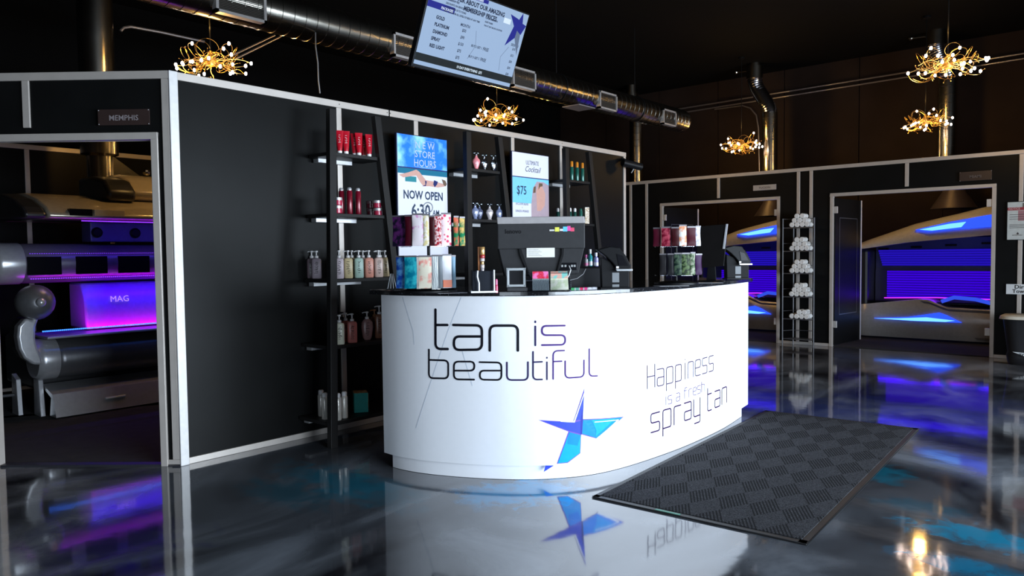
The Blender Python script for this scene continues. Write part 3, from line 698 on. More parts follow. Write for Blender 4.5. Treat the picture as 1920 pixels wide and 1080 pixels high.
def pipe(label, P, r=.014, name='conduit_pipe', m_=None):
    q = MB(); P = [Vector(p) for p in P]; c = sum(P, Vector())/len(P)
    q.tube(P, r, 8); q.v = [v-c for v in q.v]; o_ = q.build(name, m_ or mat('conduit_steel', (.35, .33, .34), .35, .8), smooth=True); o_.location = c; return tag(o_, label, 'pipe')
z1_, z2_ = atY(1262, 206, 12.93), atY(1690, 137, 12.93)
pipe('upper of the two long conduits crossing the dark back wall', [z1_, (z1_+z2_)/2, (z2_-z1_)*1.5+z1_])
z1_, z2_ = atY(1262, 214, 12.93), atY(1690, 146, 12.93)
pipe('lower of the two long conduits crossing the dark back wall', [z1_, (z1_+z2_)/2, (z2_-z1_)*1.5+z1_])
P = [atY(x, y, 12.93) for x, y in ((1340, 205), (1392, 198), (1407, 203), (1418, 216), (1422, 240), (1424, 325))]
pipe('thin conduit curving down the back wall beside the far chandelier', P, .012)
P = [atX(x, y, -7.6) for x, y in ((226, 58), (232, 52), (245, 50), (300, 60), (383, 78))]
pipe('curved conduit above the left room, left of the nearest chandelier', P, .014)
pipe('upper of the two slanted struts right of the nearest chandelier', [atX(437, 103, -7.6), atX(515, 66, -7.6)], .012)
pipe('lower of the two slanted struts right of the nearest chandelier', [atX(440, 111, -7.6), atX(527, 68, -7.6)], .012)
P = [Vector((-5.38, atX(592, 88, -5.38).y, 3.16)), atX(592, 88, -5.2), atX(596, 118, -5.2), atX(597, 150, -5.2), atX(600, 175, -5.2)]
pipe('thin pale cable hanging down behind the wall left of the television', P, .005, 'cable', mat('pale_cable', (.30, .30, .32), .5))

# ================================================================ CHANDELIERS
def chandelier_mesh():
    rnd = random.Random(11); wires = MB(); tips = []
    def curl(a, r0, rise, turns, R_, seg=16):
        pts = []
        for k in range(seg+1):
            t = k/seg; rad = .03 + (r0-.03)*t; z = rise*math.sin(t*PI*.75) - .03*t
            aa = a + .5*t + .18*math.sin(t*turns*2*PI); rad += R_*math.cos(t*turns*2*PI)*t
            pts.append((rad*math.cos(aa), rad*math.sin(aa), z + R_*math.sin(t*turns*2*PI)*t))
        return pts
    for i in range(30):
        a = rnd.random()*2*PI; r0 = rnd.uniform(.20, .36); rise = rnd.uniform(-.09, .05)
        P = curl(a, r0, rise, rnd.uniform(.3, 1.2), rnd.uniform(.015, .04)); wires.tube(P, rnd.uniform(.0015, .0026), 5)
        if i % 5 < 3 : tips.append(Vector(P[-1]))
        for _ in range(2):
            b = Vector(P[rnd.randint(6, 15)]); c = b+Vector((rnd.uniform(-.05, .05), rnd.uniform(-.05, .05), rnd.uniform(-.04, .05)))
            wires.tube([b, (b+c)/2+Vector((0, 0, .012)), c], .0014, 4); wires.ball(c, .0045, 6, 4)
    for i in range(15):    # the open loops, some standing above the rest
        a = i*2*PI/15*2.6; d_ = rnd.uniform(.10, .25); c = Vector((d_*math.cos(a), d_*math.sin(a), rnd.uniform(-.03, .10))); r_ = rnd.uniform(.055, .095)
        u = Vector((-math.sin(a), math.cos(a), 0)); v = Vector((.5*math.cos(a), .5*math.sin(a), .85))
        P = [c+u*r_*math.cos(t*PI/10)+v*r_*math.sin(t*PI/10) for t in range(20)]; wires.tube(P, .0022, 5)
        if i % 3 == 0: tips.append(P[5])
    wires.lathe([(.001, -.05), (.035, -.04), (.045, 0), (.03, .05), (.012, .09)], (0, 0, 0), 14)
    return wires, tips
wires, TIPS = chandelier_mesh()
BULB = emis('warm_bulb', (1.0, .80, .68), 26)
def chandelier(label, loc, rz):
    if chandelier.proto is None:
        r = empty('chandelier', loc, rz, label, 'chandelier', 'gold wire chandeliers')
        wires.build('branches', GOLD, r, smooth=True)
        bm_ = MB(); bm_.ball((0, 0, 0), .0125, 8, 6, sz=1.3); first = bm_.build('bulb', BULB, r, smooth=True); first.location = TIPS[0]
        for t in TIPS[1:]: c = first.copy(); COL.objects.link(c); c.parent = r; c.location = t
        q = MB(); q.tube([(0, 0, .06), (0, 0, 4.395-3.0)], .005, 6); q.lathe([(.05, 1.37), (.05, 1.395), (.001, 1.396)], seg=12); q.build('cord', BLACK, r)
        l = bpy.data.lights.new('chandelier_glow', 'POINT'); l.energy = 22; l.color = (1, .56, .14); l.shadow_soft_size = .06
        lo = bpy.data.objects.new('chandelier_glow', l); link(lo, r); lo.location = (0, 0, -.22)
        l = bpy.data.lights.new('chandelier_glow', 'POINT'); l.energy = 10; l.color = (1, .56, .14); l.shadow_soft_size = .06
        lo = bpy.data.objects.new('chandelier_glow', l); link(lo, r); lo.location = (0, 0, .30)
        chandelier.proto = r; return r
    r = copy_tree(chandelier.proto); r.location = loc; r.rotation_euler = (0, 0, rz); r['label'] = label; return r
chandelier.proto = None
def cat_(x, y, z): p = atZ(x, y, z); return (p.x, p.y, z)
chandelier('gold wire chandelier rising behind the near end of the wall, over the left room', cat_(395, 115, 3.0), 0)
chandelier('gold wire chandelier peeking over the wall under the television', cat_(932, 217, 3.0), 1.3)
chandelier('smallest, farthest gold wire chandelier left of the kinked duct', cat_(1390, 272, 3.0), 2.9)
chandelier('largest gold wire chandelier at the upper right corner', cat_(1777, 120, 3.0), 4.0)
chandelier('gold wire chandelier hanging just below the largest one on the right', cat_(1735, 228, 3.0), 5.1)

# ================================================================ TANNING BED IN THE LEFT ROOM
SIL = mat('bed_silver', (.48, .48, .50), .28, .45); SILD = mat('bed_graphite', (.16, .16, .17), .35, .5); CREAM = mat('bed_champagne', (.42, .36, .28), .22, .3)
LEDB = emis('led_blue', (.03, .16, 1.0), 3.5); LEDP = emis('led_violet', (.22, .03, 1.0), 2.2)
bl = empty('tanning_bed', (-6.9, 3.2, 0), label='silver tanning bed glowing violet inside the left room', cat='tanning bed', group=None)
YE = 4.35
def catmull3(P, n):
    out = []; Q = [P[0]]+list(P)+[P[-1]]
    for i in range(1, len(Q)-2):
        p0, p1, p2, p3 = [Vector(q) for q in Q[i-1:i+3]]
        for k in range(n):
            t = k/n; out.append(.5*((2*p1)+(-p0+p2)*t+(2*p0-5*p1+4*p2-p3)*t*t+(-p0+3*p1-3*p2+p3)*t**3))
    out.append(Vector(P[-1])); return out
def capsule(mb, y0, y1, cx, cz, rx, rz, seg=28):
    pts = []
    vs = []; ys = [(y0, .86), (y0+.02, .96), (y0+.05, 1), (y1, 1)]; fs = []
    for y, k in ys:
        for i in range(seg): a = 2*PI*i/seg; vs.append((cx+rx*k*math.cos(a), y, cz+rz*k*math.sin(a)))
    n = len(ys)
    for j in range(n-1):
        for i in range(seg): fs.append((j*seg+i, j*seg+(i+1) % seg, (j+1)*seg+(i+1) % seg, (j+1)*seg+i))
    fs.append(tuple(range(seg))); fs.append(tuple((n-1)*seg+i for i in range(seg)))
    mb.add(vs, fs)
q = MB(); capsule(q, 2.19, YE, -6.87, .47, .18, .165); wb(q, 'base_drum', SILD, bl, smooth=True)
q = MB(); capsule(q, 2.05, 2.20, -6.87, .47, .185, .17); wb(q, 'base_end_cap', SIL, bl, smooth=True)
q = MB(); q.span((-7.15, 2.10, .645), (-6.66, YE, .665)); wb(q, 'deck_ledge', SIL, bl, bev=.006)
q = MB(); q.span((-7.75, 2.10, .20), (-7.0, YE, .63)); wb(q, 'lower_housing', mat('bed_black', (.015, .015, .018), .4), bl, bev=.03)
q = MB(); q.prism([(-6.74, .02), (-6.60, .02), (-6.66, .20), (-6.90, .26), (-6.90, .24), (-6.70, .17)], 2.12, 3.1, Matrix(((1, 0, 0, 0), (0, 0, 1, 0), (0, 1, 0, 0), (0, 0, 0, 1)))); tr = wb(q, 'drawer_panel', SIL, bl)
q = MB(); q.tube([(-6.63+.004, 2.50, .115), (-6.63+.004, 2.66, .115)], .010, 8); wb(q, 'handle_slot', mat('slot_light', (.75, .78, .8), .4), tr, smooth=True)
for y in (1.98, 2.08):
    x = -7.15 if y < 2.0 else -6.95
    q = MB(); q.prism([(x-.03, 0), (x+.13, 0), (x+.10, .30), (x-.01, .34)], y, y+.035, Matrix(((1, 0, 0, 0), (0, 0, 1, 0), (0, 1, 0, 0), (0, 0, 0, 1)))); wb(q, 'foot', SIL, bl, bev=.004)
q = MB(); q.tube([(-7.2, 1.75, .16), (-7.1, 1.98, .17)], .012, 8); wb(q, 'cable', SILD, bl)
# pivot arm with its round joint
pc = atX(66, 567, -6.72)
q = MB(); q.ball((pc.x, pc.y, pc.z), .14, 24, 14, sz=1); wb(q, 'pivot_ball', SILD, bl, smooth=True)
pd = (CAM_P-pc).normalized(); q = MB(); l_ = pc+pd*.132+CAM_R*.045; q.ball((l_.x, l_.y, l_.z), .035, 14, 8); wb(q, 'pivot_lens', SIL, bl, smooth=True)
P = [atX(x, y, -6.70) for x, y in ((48, 596), (60, 600), (74, 592), (67, 612), (66, 632), (70, 652), (79, 672), (80, 684), (62, 684), (45, 672), (36, 655), (32, 632), (34, 612))]
q = MB(); q.prism([(p.y, p.z) for p in P], -6.80, -6.69, Matrix(((0, 0, 1, 0), (1, 0, 0, 0), (0, 1, 0, 0), (0, 0, 0, 1)))); wb(q, 'pivot_arm', SIL, bl, bev=.035, seg=4, smooth=True)
q = MB(); q.prism([(p.y+.02, p.z) for p in P], -6.98, -6.80, Matrix(((0, 0, 1, 0), (1, 0, 0, 0), (0, 1, 0, 0), (0, 0, 0, 1)))); wb(q, 'arm_core', mat('bed_black', (.015, .015, .018), .4), bl, bev=.02)
# lit head section
HEADW = mat('bed_lamp_housing', (.40, .34, .50), .35)
q = MB(); q.prism([(-7.35, .67), (-6.97, .67), (-7.00, .95), (-7.08, 1.07), (-7.35, 1.08)], 2.50, YE, Matrix(((1, 0, 0, 0), (0, 0, 1, 0), (0, 1, 0, 0), (0, 0, 0, 1)))); hd = wb(q, 'head_lamp_section', HEADW, bl, bev=.02, smooth=True)
Mh = plane_frame((-6.985, 2.70, .90), (0, 1, 0), (-.1, 0, 1)); text('nameplate', 'MAG', .075, Mh, mat('nameplate', (.75, .70, .80), .3, emit=(.55, .35, .9), es=.8), hd, (0, 0), off=.012)
# canopy rail and hood
q = MB(); capsule(q, 2.02, YE, -7.10, 1.25, .20, .165); rl = wb(q, 'canopy_rail', mat('bed_grey_violet', (.22, .20, .26), .3, .4), bl, smooth=True)
q = MB(); capsule(q, 1.84, 2.04, -7.10, 1.25, .205, .17); wb(q, 'canopy_end_cap', SIL, bl, smooth=True)
for (a, b_) in ((2.05, 2.30), (2.41, 2.66), (2.75, 3.02), (3.10, 3.5)):
    q = MB(); q.box((-6.905, (a+b_)/2, 1.23), (.02, b_-a, .15)); wb(q, 'window', BLACKG, rl, bev=.003)
def leds(name, P, m_, parent, n=70, r=.0045):
    q = MB(); a, b_ = Vector(P[0]), Vector(P[1])
    for k in range(n): c = a.lerp(b_, (k+.5)/n); q.box(c, (r*2, (b_-a).length/n*.55, r*2))
    return wb(q, name, m_, parent)
leds('glow_strip', ((-6.62, 2.05, .715), (-6.62, 3.3, .715)), LEDB, bl, 90, .005)
leds('glow_strip', ((-6.885, 2.06, 1.125), (-6.885, 3.6, 1.125)), LEDP, rl, 90, .003)
leds('glow_strip', ((-6.885, 2.06, 1.33), (-6.885, 3.6, 1.33)), mat('led_violet_dim', (.02, .02, .02), .4, emit=(.2, .04, 1), es=1.2), rl, 90, .002)
hood = [(-7.75, 1.62), (-6.62, 1.605), (-6.60, 1.64), (-6.68, 1.70), (-6.90, 1.78), (-7.2, 1.84), (-7.75, 1.86)]
SWP = Matrix(((1, 0, 0, 0), (0, 0, 1, 0), (0, 1, 0, 0), (0, 0, 0, 1)))
q = MB(); q.prism(hood, 2.12, YE, SWP); hdd = wb(q, 'canopy_hood', CREAM, bl, bev=.02, smooth=True)
q = MB(); q.prism([(x, 1.60 + (z-1.6)*.95) for x, z in hood], 1.96, 2.11, SWP); wb(q, 'hood_end', mat('bed_black', (.015, .015, .018), .4), bl, bev=.03)
q = MB(); q.box((-6.630, 2.36, 1.66), (.05, .17, .055), M=None); wb(q, 'control_screen', BLACKG, hdd)
q = MB(); q.box((-6.630, 2.58, 1.66), (.05, .24, .055)); wb(q, 'control_panel', mat('panel_beige', (.55, .45, .32), .35), hdd, bev=.003)
leds('glow_strip', ((-6.61, 2.36, 1.592), (-6.61, 3.3, 1.592)), LEDP, hdd, 80, .004)
q = MB(); q.prism([(-7.6, 1.80), (-6.95, 1.80), (-6.90, 1.86), (-7.0, 1.98), (-7.2, 2.05), (-7.6, 2.07)], 2.88, YE, SWP); wb(q, 'upper_dome', CREAM, bl, bev=.03, smooth=True)
q = MB(); q.prism([(-7.5, 1.78), (-6.85, 1.78), (-6.82, 1.86), (-6.95, 1.97), (-7.2, 2.02), (-7.5, 2.02)], 2.66, 2.90, SWP); wb(q, 'dome_collar', mat('bed_black', (.015, .015, .018), .4), bl, bev=.03, smooth=True)
q = MB(); q.lathe([(.11, 0), (.11, .28), (.16, .30), (.165, .62)], (-7.45, 2.84, 1.95), 24); q.lathe([(.15, .62), (.15, 2.45)], (-7.45, 2.84, 1.95), 24); wb(q, 'exhaust_stack', STEEL, bl, smooth=True)
q = MB(); q.prism([(2.80, 2.02), (3.25, 2.02), (2.92, 2.25)], -7.45, -7.40, Matrix(((0, 0, 1, 0), (1, 0, 0, 0), (0, 1, 0, 0), (0, 0, 0, 1)))); q.ball((-7.2, 3.15, 2.09), .035); wb(q, 'stack_gusset', STEEL, bl)
q = MB(); q.span((-7.15, 2.55, 1.43), (-6.95, YE, 1.60)); wb(q, 'canopy_back_band', mat('bed_violet_band', (.10, .10, .22), .4), bl, bev=.01)
for y in (2.60, 2.92):
    q = MB(); q.lathe([(.045, 0), (.045, .02), (.03, .03)], (0, 0, 0), 16, Matrix.Translation((-6.955, y, 1.51)) @ Matrix.Rotation(PI/2, 4, 'Y')); wb(q, 'fan_port', BLACK, bl)
def bed_light(name, loc, d, sx, sy, e, col, parent, spread=180):
    o_ = area_light(name, loc, d, sx, sy, e, col, spread); o_.parent = parent; o_.location = Vector(loc)-rootloc(parent); return o_
bed_light('lamp_glow', (-6.93, 3.0, .675), (-.45, 0, 1), 1.7, .02, 2.4, (.80, .0, 1), bl, 150)
bed_light('lamp_glow', (-6.90, 3.0, 1.07), (-.35, 0, -1), 1.7, .03, 5.5, (.06, .0, 1), bl)
bed_light('lamp_glow', (-6.62, 2.9, 1.57), (-.3, 0, -1), 1.3, .03, 1.5, (.08, .05, 1), bl)

# ================================================================ TANNING BEDS IN THE FAR ROOMS
def interp(x, P):
    if x <= P[0][0]: return P[0][1]
    for (a, b_), (c, d) in zip(P[:-1], P[1:]):
        if x <= c: return b_+(d-b_)*(x-a)/(c-a)
    return P[-1][1]
bd = empty('tanning_bed', (-2.3, 12.0, 0), label='silver clamshell tanning bed glowing blue inside the right doorway', cat='tanning bed')
XL, XR = -3.42, -1.05; Y0 = 11.6
ztop = [(-3.42, .455), (-3.33, .48), (-2.75, .555), (-2.45, .59), (-2.33, .585), (-2.14, .49), (-1.6, .47), (-1.05, .48)]
def basef(u, v):
    x = XL+(XR-XL)*u; zt = interp(x, ztop); z = .03+(zt-.03)*v
    y = Y0 + .10*(1-v)**2 + .03*v*v - .03*math.sin(PI*v); return (x, y + .15*max(0, (.12-u)/.12)**2, z)
q = MB(); q.grid(basef, 60, 10)
q.grid(lambda u, v: (lambda p: (p[0], p[1]+v*.75, p[2]-.02*v))(basef(u, 1)), 60, 2)
q.grid(lambda u, v: (XL+.0*v, Y0+.15+v*.8, .03+.42*u), 2, 2)
SILB = mat('bed_pearl', (.60, .58, .58), .24, .25)
fb = wb(q, 'base_shell', SILB, bd, smooth=True)
def onbase(pts, off):  # polygon on the front of the base, given as room x and height
    out = []
    for x, z in pts:
        v = (z-.03)/(interp(x, ztop)-.03); p = basef((x-XL)/(XR-XL), v); out.append((p[0], p[1]-off, p[2]))
    return out
q = MB(); pts = [(-2.44, .57), (-1.76, .06), (-1.06, .06), (-1.06, .45), (-2.1, .465), (-2.34, .56)]; q.add(onbase(pts, .012)+[(p[0], p[1]+.03, p[2]) for p in onbase(pts, .012)], [tuple(range(6)), tuple(range(6, 12))]+[(i, (i+1) % 6, 6+(i+1) % 6, 6+i) for i in range(6)]); wb(q, 'base_side_panel', mat('bed_pearl_dark', (.20, .19, .20), .3, .3), bd)
CHV = emis('chevron_light', (.10, .34, 1.0), 2.6); CHB = emis('chevron_blue', (.02, .07, 1.0), 1.6)
q = MB(); pts = [(-3.03, .30), (-2.6, .335), (-2.2, .415), (-2.1, .38), (-1.93, .29), (-2.5, .285)]; q.add(onbase(pts, .022)+[(p[0], p[1]+.03, p[2]) for p in onbase(pts, .022)], [tuple(range(6)), tuple(range(6, 12))]+[(i, (i+1) % 6, 6+(i+1) % 6, 6+i) for i in range(6)]); wb(q, 'lower_chevron_light', CHB, bd)
q = MB(); pts = [(-3.03, .30), (-2.7, .315), (-2.35, .345), (-2.0, .315), (-2.12, .292), (-2.5, .288)]; q.add(onbase(pts, .03), [tuple(range(6))]); wb(q, 'lower_chevron_core', CHV, bd)
# canopy
zb_ = [(-3.42, 1.27), (-3.33, 1.285), (-2.6, 1.385), (-1.66, 1.46), (-1.05, 1.48)]; zt_ = [(-3.42, 1.34), (-3.33, 1.40), (-2.6, 1.66), (-1.66, 1.88), (-1.05, 1.9)]
def canf(u, v):
    x = XL+(XR-XL)*u; a, b_ = interp(x, zb_), interp(x, zt_); z = a+(b_-a)*math.sin(v*PI/2)**.9
    return (x, Y0-.02+.55*(1-math.cos(v*PI/2))+.15*max(0, (.12-u)/.12)**2, z)
q = MB(); q.grid(canf, 60, 12); q.grid(lambda u, v: (lambda p: (p[0], p[1]+v*.10, p[2]+.0))(canf(u, 0)), 60, 1); q.grid(lambda u, v: (lambda p: (p[0], p[1]+v*.35, p[2]))(canf(u, 1)), 60, 1)
cn = wb(q, 'canopy_shell', SILB, bd, smooth=True)
def oncan(pts, off):
    out = []
    for x, z in pts:
        a, b_ = interp(x, zb_), interp(x, zt_); s_ = max(0, min(1, (z-a)/(b_-a)))**(1/.9); v = math.asin(s_)*2/PI; p = canf((x-XL)/(XR-XL), v); out.append((p[0], p[1]-off, p[2]+off*.5))
    return out
for nm, pts, off, m_ in (('upper_chevron_light', [(-2.52, 1.545), (-2.1, 1.64), (-1.66, 1.715), (-1.2, 1.76), (-1.2, 1.58), (-1.66, 1.555), (-2.35, 1.512)], .03, CHB), ('upper_chevron_core', [(-2.46, 1.542), (-2.1, 1.61), (-1.9, 1.63), (-1.95, 1.56), (-2.3, 1.523)], .036, CHV)):
    n = len(pts); P = oncan(pts, off); q = MB(); q.add(P+[(p[0], p[1]+.04, p[2]) for p in P], [tuple(range(n)), tuple(range(n, 2*n))]+[(i, (i+1) % n, n+(i+1) % n, n+i) for i in range(n)]); wb(q, nm, m_, bd)
TUBE = emis('uv_tube', (.03, .01, .9), .5); TUBEL = emis('uv_tube_low', (.05, .0, .9), .75)
BEDIN = mat('bed_inner_blue', (.05, .05, .10), .3)
q = MB(); q.span((-3.15, 12.12, .95), (-1.05, 12.2, 1.45)); wb(q, 'upper_lamp_tray', BEDIN, bd)
for i in range(7):
    z = 1.065+i*.034; y = 12.08-.035*i
    q = MB(); q.tube([(-3.05, y, z), (-1.08, y, z)], .0135, 8); wb(q, 'lamp_tube', TUBE, bd, smooth=True)
q = MB(); q.span((-3.15, 12.1, .50), (-1.05, 12.16, .985)); wb(q, 'lower_lamp_tray', BEDIN, bd)
for i in range(11):
    z = .60+i*.036; y = 12.07-.0*i
    q = MB(); q.tube([(-2.98, y, z), (-1.08, y, z)], .0135, 8); wb(q, 'lamp_tube', TUBEL, bd, smooth=True)
for i in range(6):
    x = -3.02+.43*i; q = MB(); q.box((x+.05, 11.82, 1.30+.02*i), (.14, .03, .03)); wb(q, 'vent_slot', BLACK, bd, bev=.004)
q = MB(); q.span((-3.40, 11.75, .45), (-3.16, 12.3, 1.30)); wb(q, 'hinge_column', mat('bed_black', (.015, .015, .018), .4), bd, bev=.04)
q = MB(); q.grid(lambda u, v: (-3.2+2.1*u, 11.70+.40*v, .55+.02*math.cos(v*PI)-.02), 10, 4); wb(q, 'acrylic_bed', mat('acrylic_violet', (.25, .18, .6), .06), bd, smooth=True)
q = MB(); q.tube([(-2.2, 11.72, .56), (-2.05, 11.74, .62), (-1.8, 11.76, .60), (-1.5, 11.78, .52)], .026, 10); wb(q, 'pillow_rail', emis('pillow_glow_blue', (.04, .10, 1.0), .8), bd, smooth=True)  # pillow is no lamp; the blue light on it is painted as glow
q = MB(); q.lathe([(.30, 0), (.16, .22), (.125, .30), (.125, .52)], (-2.15, 12.2, 1.86), 24); wb(q, 'exhaust_cone', mat('cone_dark', (.04, .03, .035), .5, .3), bd, smooth=True)
q = MB(); q.tube([(-3.0, 12.0, .575), (-2.3, 11.95, .60), (-1.1, 11.95, .585)], .008, 8); wb(q, 'glow_strip', emis('pink_reflection', (.55, .03, .9), 1.6), bd)  # glowing pink tube imitates the reflections along the top of the base
bed_light('lamp_glow', (-2.1, 11.95, 1.25), (0, -.5, -1), 1.9, .1, 3, (.04, .01, 1), bd)
bed_light('lamp_glow', (-2.1, 11.9, .62), (0, -.7, 1), 1.9, .1, 2.4, (.05, .0, 1), bd)
b2 = copy_tree(bd); b2.location = (-2.3-2.61, 12.0, 0); b2['label'] = 'silver clamshell tanning bed glowing blue inside the middle doorway'
# ================================================================ PRODUCTS (each front faces local -Y)
RZ0 = .7075
def loft(mb, rings, seg=20, M=None, p=2.0):
    """rings: (z, rx, ry[, cx, cy]); p > 2 gives squarer sections"""
    vs = []; fs = []
    for rg in rings:
        z, rx, ry = rg[:3]; cx, cy = (rg[3], rg[4]) if len(rg) > 3 else (0, 0)
        for i in range(seg):
            a = 2*PI*i/seg; c, s_ = math.cos(a), math.sin(a)
            vs.append((cx+rx*abs(c)**(2/p)*(1 if c >= 0 else -1), cy+ry*abs(s_)**(2/p)*(1 if s_ >= 0 else -1), z))
    n = len(rings)
    for j in range(n-1):
        for i in range(seg): fs.append((j*seg+i, j*seg+(i+1) % seg, (j+1)*seg+(i+1) % seg, (j+1)*seg+i))
    fs.append(tuple(range(seg))[::-1]); fs.append(tuple((n-1)*seg+i for i in range(seg))); return mb.add(vs, fs, M)
def part(r, name, m_, fn, **k): q = MB(); fn(q); return q.build(name, m_, r, **k)
CAPW = mat('cap_white', (.72, .70, .70), .35); CAPS = mat('cap_silver', (.62, .62, .64), .3, .5)
SCRIPT = mat('dark_print', (.05, .04, .04), .4)
def squiggle(r, w, z0, z1, y, m_=SCRIPT, seed=1):
    rnd = random.Random(seed); q = MB(); zz = z1
    while zz > z0:
        a = rnd.uniform(-.9, -.2)*w; b_ = rnd.uniform(.2, .9)*w; q.tube([(a, y, zz), ((a+b_)/2, y, zz-rnd.uniform(-.006, .006)), (b_, y, zz+rnd.uniform(-.004, .004))], .0016, 4); zz -= rnd.uniform(.007, .013)
    return q.build('print', m_, r)
def pump_bottle(loc, rz, label, col, h=.20, w=.034, group=None, pump=None, seed=1, fat=0):
    r = empty('lotion_bottle', loc, rz, label, 'lotion bottle', group)
    bm_ = mat('lotion_%02x%02x%02x' % tuple(int(c*255) for c in col), col, .3, noise=.05); hb_ = h*.74
    if fat: part(r, 'bottle', bm_, lambda q: loft(q, [(.001, w*.6, w*.4), (.02, w*.95, w*.55), (hb_*.6, w*1.25, w*.6), (hb_*.85, w*1.15, w*.55), (hb_*.97, w*.7, w*.4), (hb_, w*.3, w*.3)], 24, p=2.3), smooth=True)
    else: part(r, 'bottle', bm_, lambda q: loft(q, [(.001, w*.9, w*.62), (.008, w, w*.7), (hb_*.88, w, w*.7), (hb_*.96, w*.85, w*.6), (hb_, w*.35, w*.35)], 24, p=3.2), smooth=True)
    squiggle(r, w*.5, hb_*.2, hb_*.8, -w*.7-.0005, seed=seed)
    pm = pump or CAPW
    part(r, 'pump', pm, lambda q: (q.lathe([(w*.42, hb_), (w*.42, hb_+.014), (w*.22, hb_+.018), (w*.14, hb_+.02), (w*.14, h-.012), (w*.34, h-.010), (w*.34, h), (w*.1, h+.001)], seg=14), q.tube([(0, 0, h-.005), (-w*.6, 0, h-.005), (-w*1.0, 0, h-.010)], .004, 8)), smooth=True)
    return r
def tube_bottle(loc, rz, label, col, h=.165, group=None):
    r = empty('lotion_tube', loc, rz, label, 'lotion tube', group)
    part(r, 'tube', mat('tube_%02x%02x%02x' % tuple(int(c*255) for c in col), col, .22), lambda q: loft(q, [(.022, .017, .017), (.05, .020, .018), (h*.7, .025, .010), (h-.012, .027, .003), (h, .0275, .0025)], 20), smooth=True)
    part(r, 'cap', CAPW, lambda q: q.lathe([(.014, .001), (.016, .004), (.016, .022), (.0, .0225)], seg=16), smooth=True)
    squiggle(r, .010, .07, .13, -.0155, mat('pale_print', (.75, .60, .60), .4), 3); return r
def can(loc, rz, label, col, h, rad, cap, caph, group=None, cat='lotion bottle', name='lotion_bottle', ring=None):
    r = empty(name, loc, rz, label, cat, group)
    part(r, 'bottle', mat('can_%02x%02x%02x' % tuple(int(c*255) for c in col), col, .2, .15), lambda q: q.lathe([(rad*.9, .001), (rad, .006), (rad, h-caph-.01), (rad*.8, h-caph), (.0, h-caph+.0005)], seg=20), smooth=True)
    part(r, 'cap', cap, lambda q: q.lathe([(rad*.78, h-caph), (rad*.8, h-.008), (rad*.55, h), (.0, h+.0005)], seg=18), smooth=True)
    if ring: part(r, 'foot_ring', ring, lambda q: q.lathe([(rad*1.02, .006), (rad*1.02, .03)], seg=20), smooth=True)
    return r
def jar(loc, label, group=None, dark=False):
    r = empty('cream_jar', loc, RZ0, label, 'jar', group); c = (.05, .004, .01) if dark else (.42, .02, .06)
    part(r, 'jar_body', mat('jar_dark' if dark else 'jar_red', c, .18), lambda q: q.lathe([(.026, .001), (.030, .005), (.030, .034), (.0, .0345)], seg=22), smooth=True)
    part(r, 'lid', mat('jar_lid_dark', (.06, .03, .035), .3) if dark else CAPS, lambda q: q.lathe([(.031, .035), (.031, .052), (.028, .055), (.0, .0552)], seg=22), smooth=True)
    return r
def vase(loc, rz, label, m_, h=.155, group=None, bow=None):
    r = empty('shaped_bottle', loc, rz, label, 'lotion bottle', group); k = h/.155
    part(r, 'bottle', m_, lambda q: loft(q, [(.001, .020*k, .015), (.006*k, .022*k, .016), (.010*k, .014*k, .010), (.03*k, .022*k, .014), (.065*k, .034*k, .019), (.085*k, .030*k, .018), (.10*k, .014*k, .010), (.112*k, .009*k, .008), (.118*k, .011*k, .009)], 20), smooth=True)
    part(r, 'bow_stopper', bow or CLEARB, lambda q: (q.ball((-.016*k, 0, .140*k), .013*k, 10, 6), q.ball((.016*k, 0, .140*k), .013*k, 10, 6), q.ball((0, 0, .127*k), .010*k, 10, 6)), smooth=True)
    part(r, 'emblem', mat('emblem_light', (.75, .75, .8), .3), lambda q: q.tube([(-.012*k, -.017, .05*k), (0, -.020, .075*k), (.012*k, -.017, .05*k), (0, -.019, .04*k)], .002, 5)); return r
CLEARB = glass('clear_bottle', (.75, .78, .82), .05, .28); PINKB = mat('pink_bottle', (.75, .22, .24), .2); BLUEB = mat('pearl_blue_bottle', (.28, .32, .50), .15, .3); PEARL = mat('pearl_bottle', (.62, .55, .55), .15, .3)

# ---------------------------------------------------------------- ladder shelves
def beam(mb, a, b, wx, wy):
    vs = []
    for p in (a, b): vs += [(p[0]-wx/2, p[1]-wy/2, p[2]), (p[0]+wx/2, p[1]-wy/2, p[2]), (p[0]+wx/2, p[1]+wy/2, p[2]), (p[0]-wx/2, p[1]+wy/2, p[2])]
    return mb.add(vs, [(3, 2, 1, 0), (4, 5, 6, 7), (0, 1, 5, 4), (1, 2, 6, 5), (2, 3, 7, 6), (3, 0, 4, 7)])
SHZ = [1.995, 1.575, 1.125, .675, .165]
def frontX(z): return -4.14 - .16*z/2.28
def ladder(label, dy):
    r = empty('ladder_shelf', (-4.3, 3.33+dy, 0), label=label, cat='shelving unit', group=None)
    q = MB(); beam(q, (-4.145, 2.98+dy, 0), (-4.30, 3.14+dy, 2.29), .045, .055); wb(q, 'left_post', CHARCOAL, r, bev=.002)
    q = MB(); beam(q, (-4.145, 3.69+dy, 0), (-4.30, 3.53+dy, 2.29), .045, .055); wb(q, 'right_post', CHARCOAL, r, bev=.002)
    for z in SHZ:
        f = z/2.29; a = 2.98+.16*f+dy; b_ = 3.69-.16*f+dy; x = frontX(z)
        q = MB(); q.span((-4.515, a-.02, z-.024), (x, b_+.02, z)); wb(q, 'shelf', CHARCOAL, r, bev=.002)
        q = MB(); q.span((-4.518, a+.02, z-.052), (-4.46, b_-.12, z-.026)); wb(q, 'shelf_bracket', mat('bracket_silver', (.55, .55, .56), .35, .5), r)
    return r
ladder('black ladder shelf nearest the corner, filled with red, pastel and white bottles', 0)
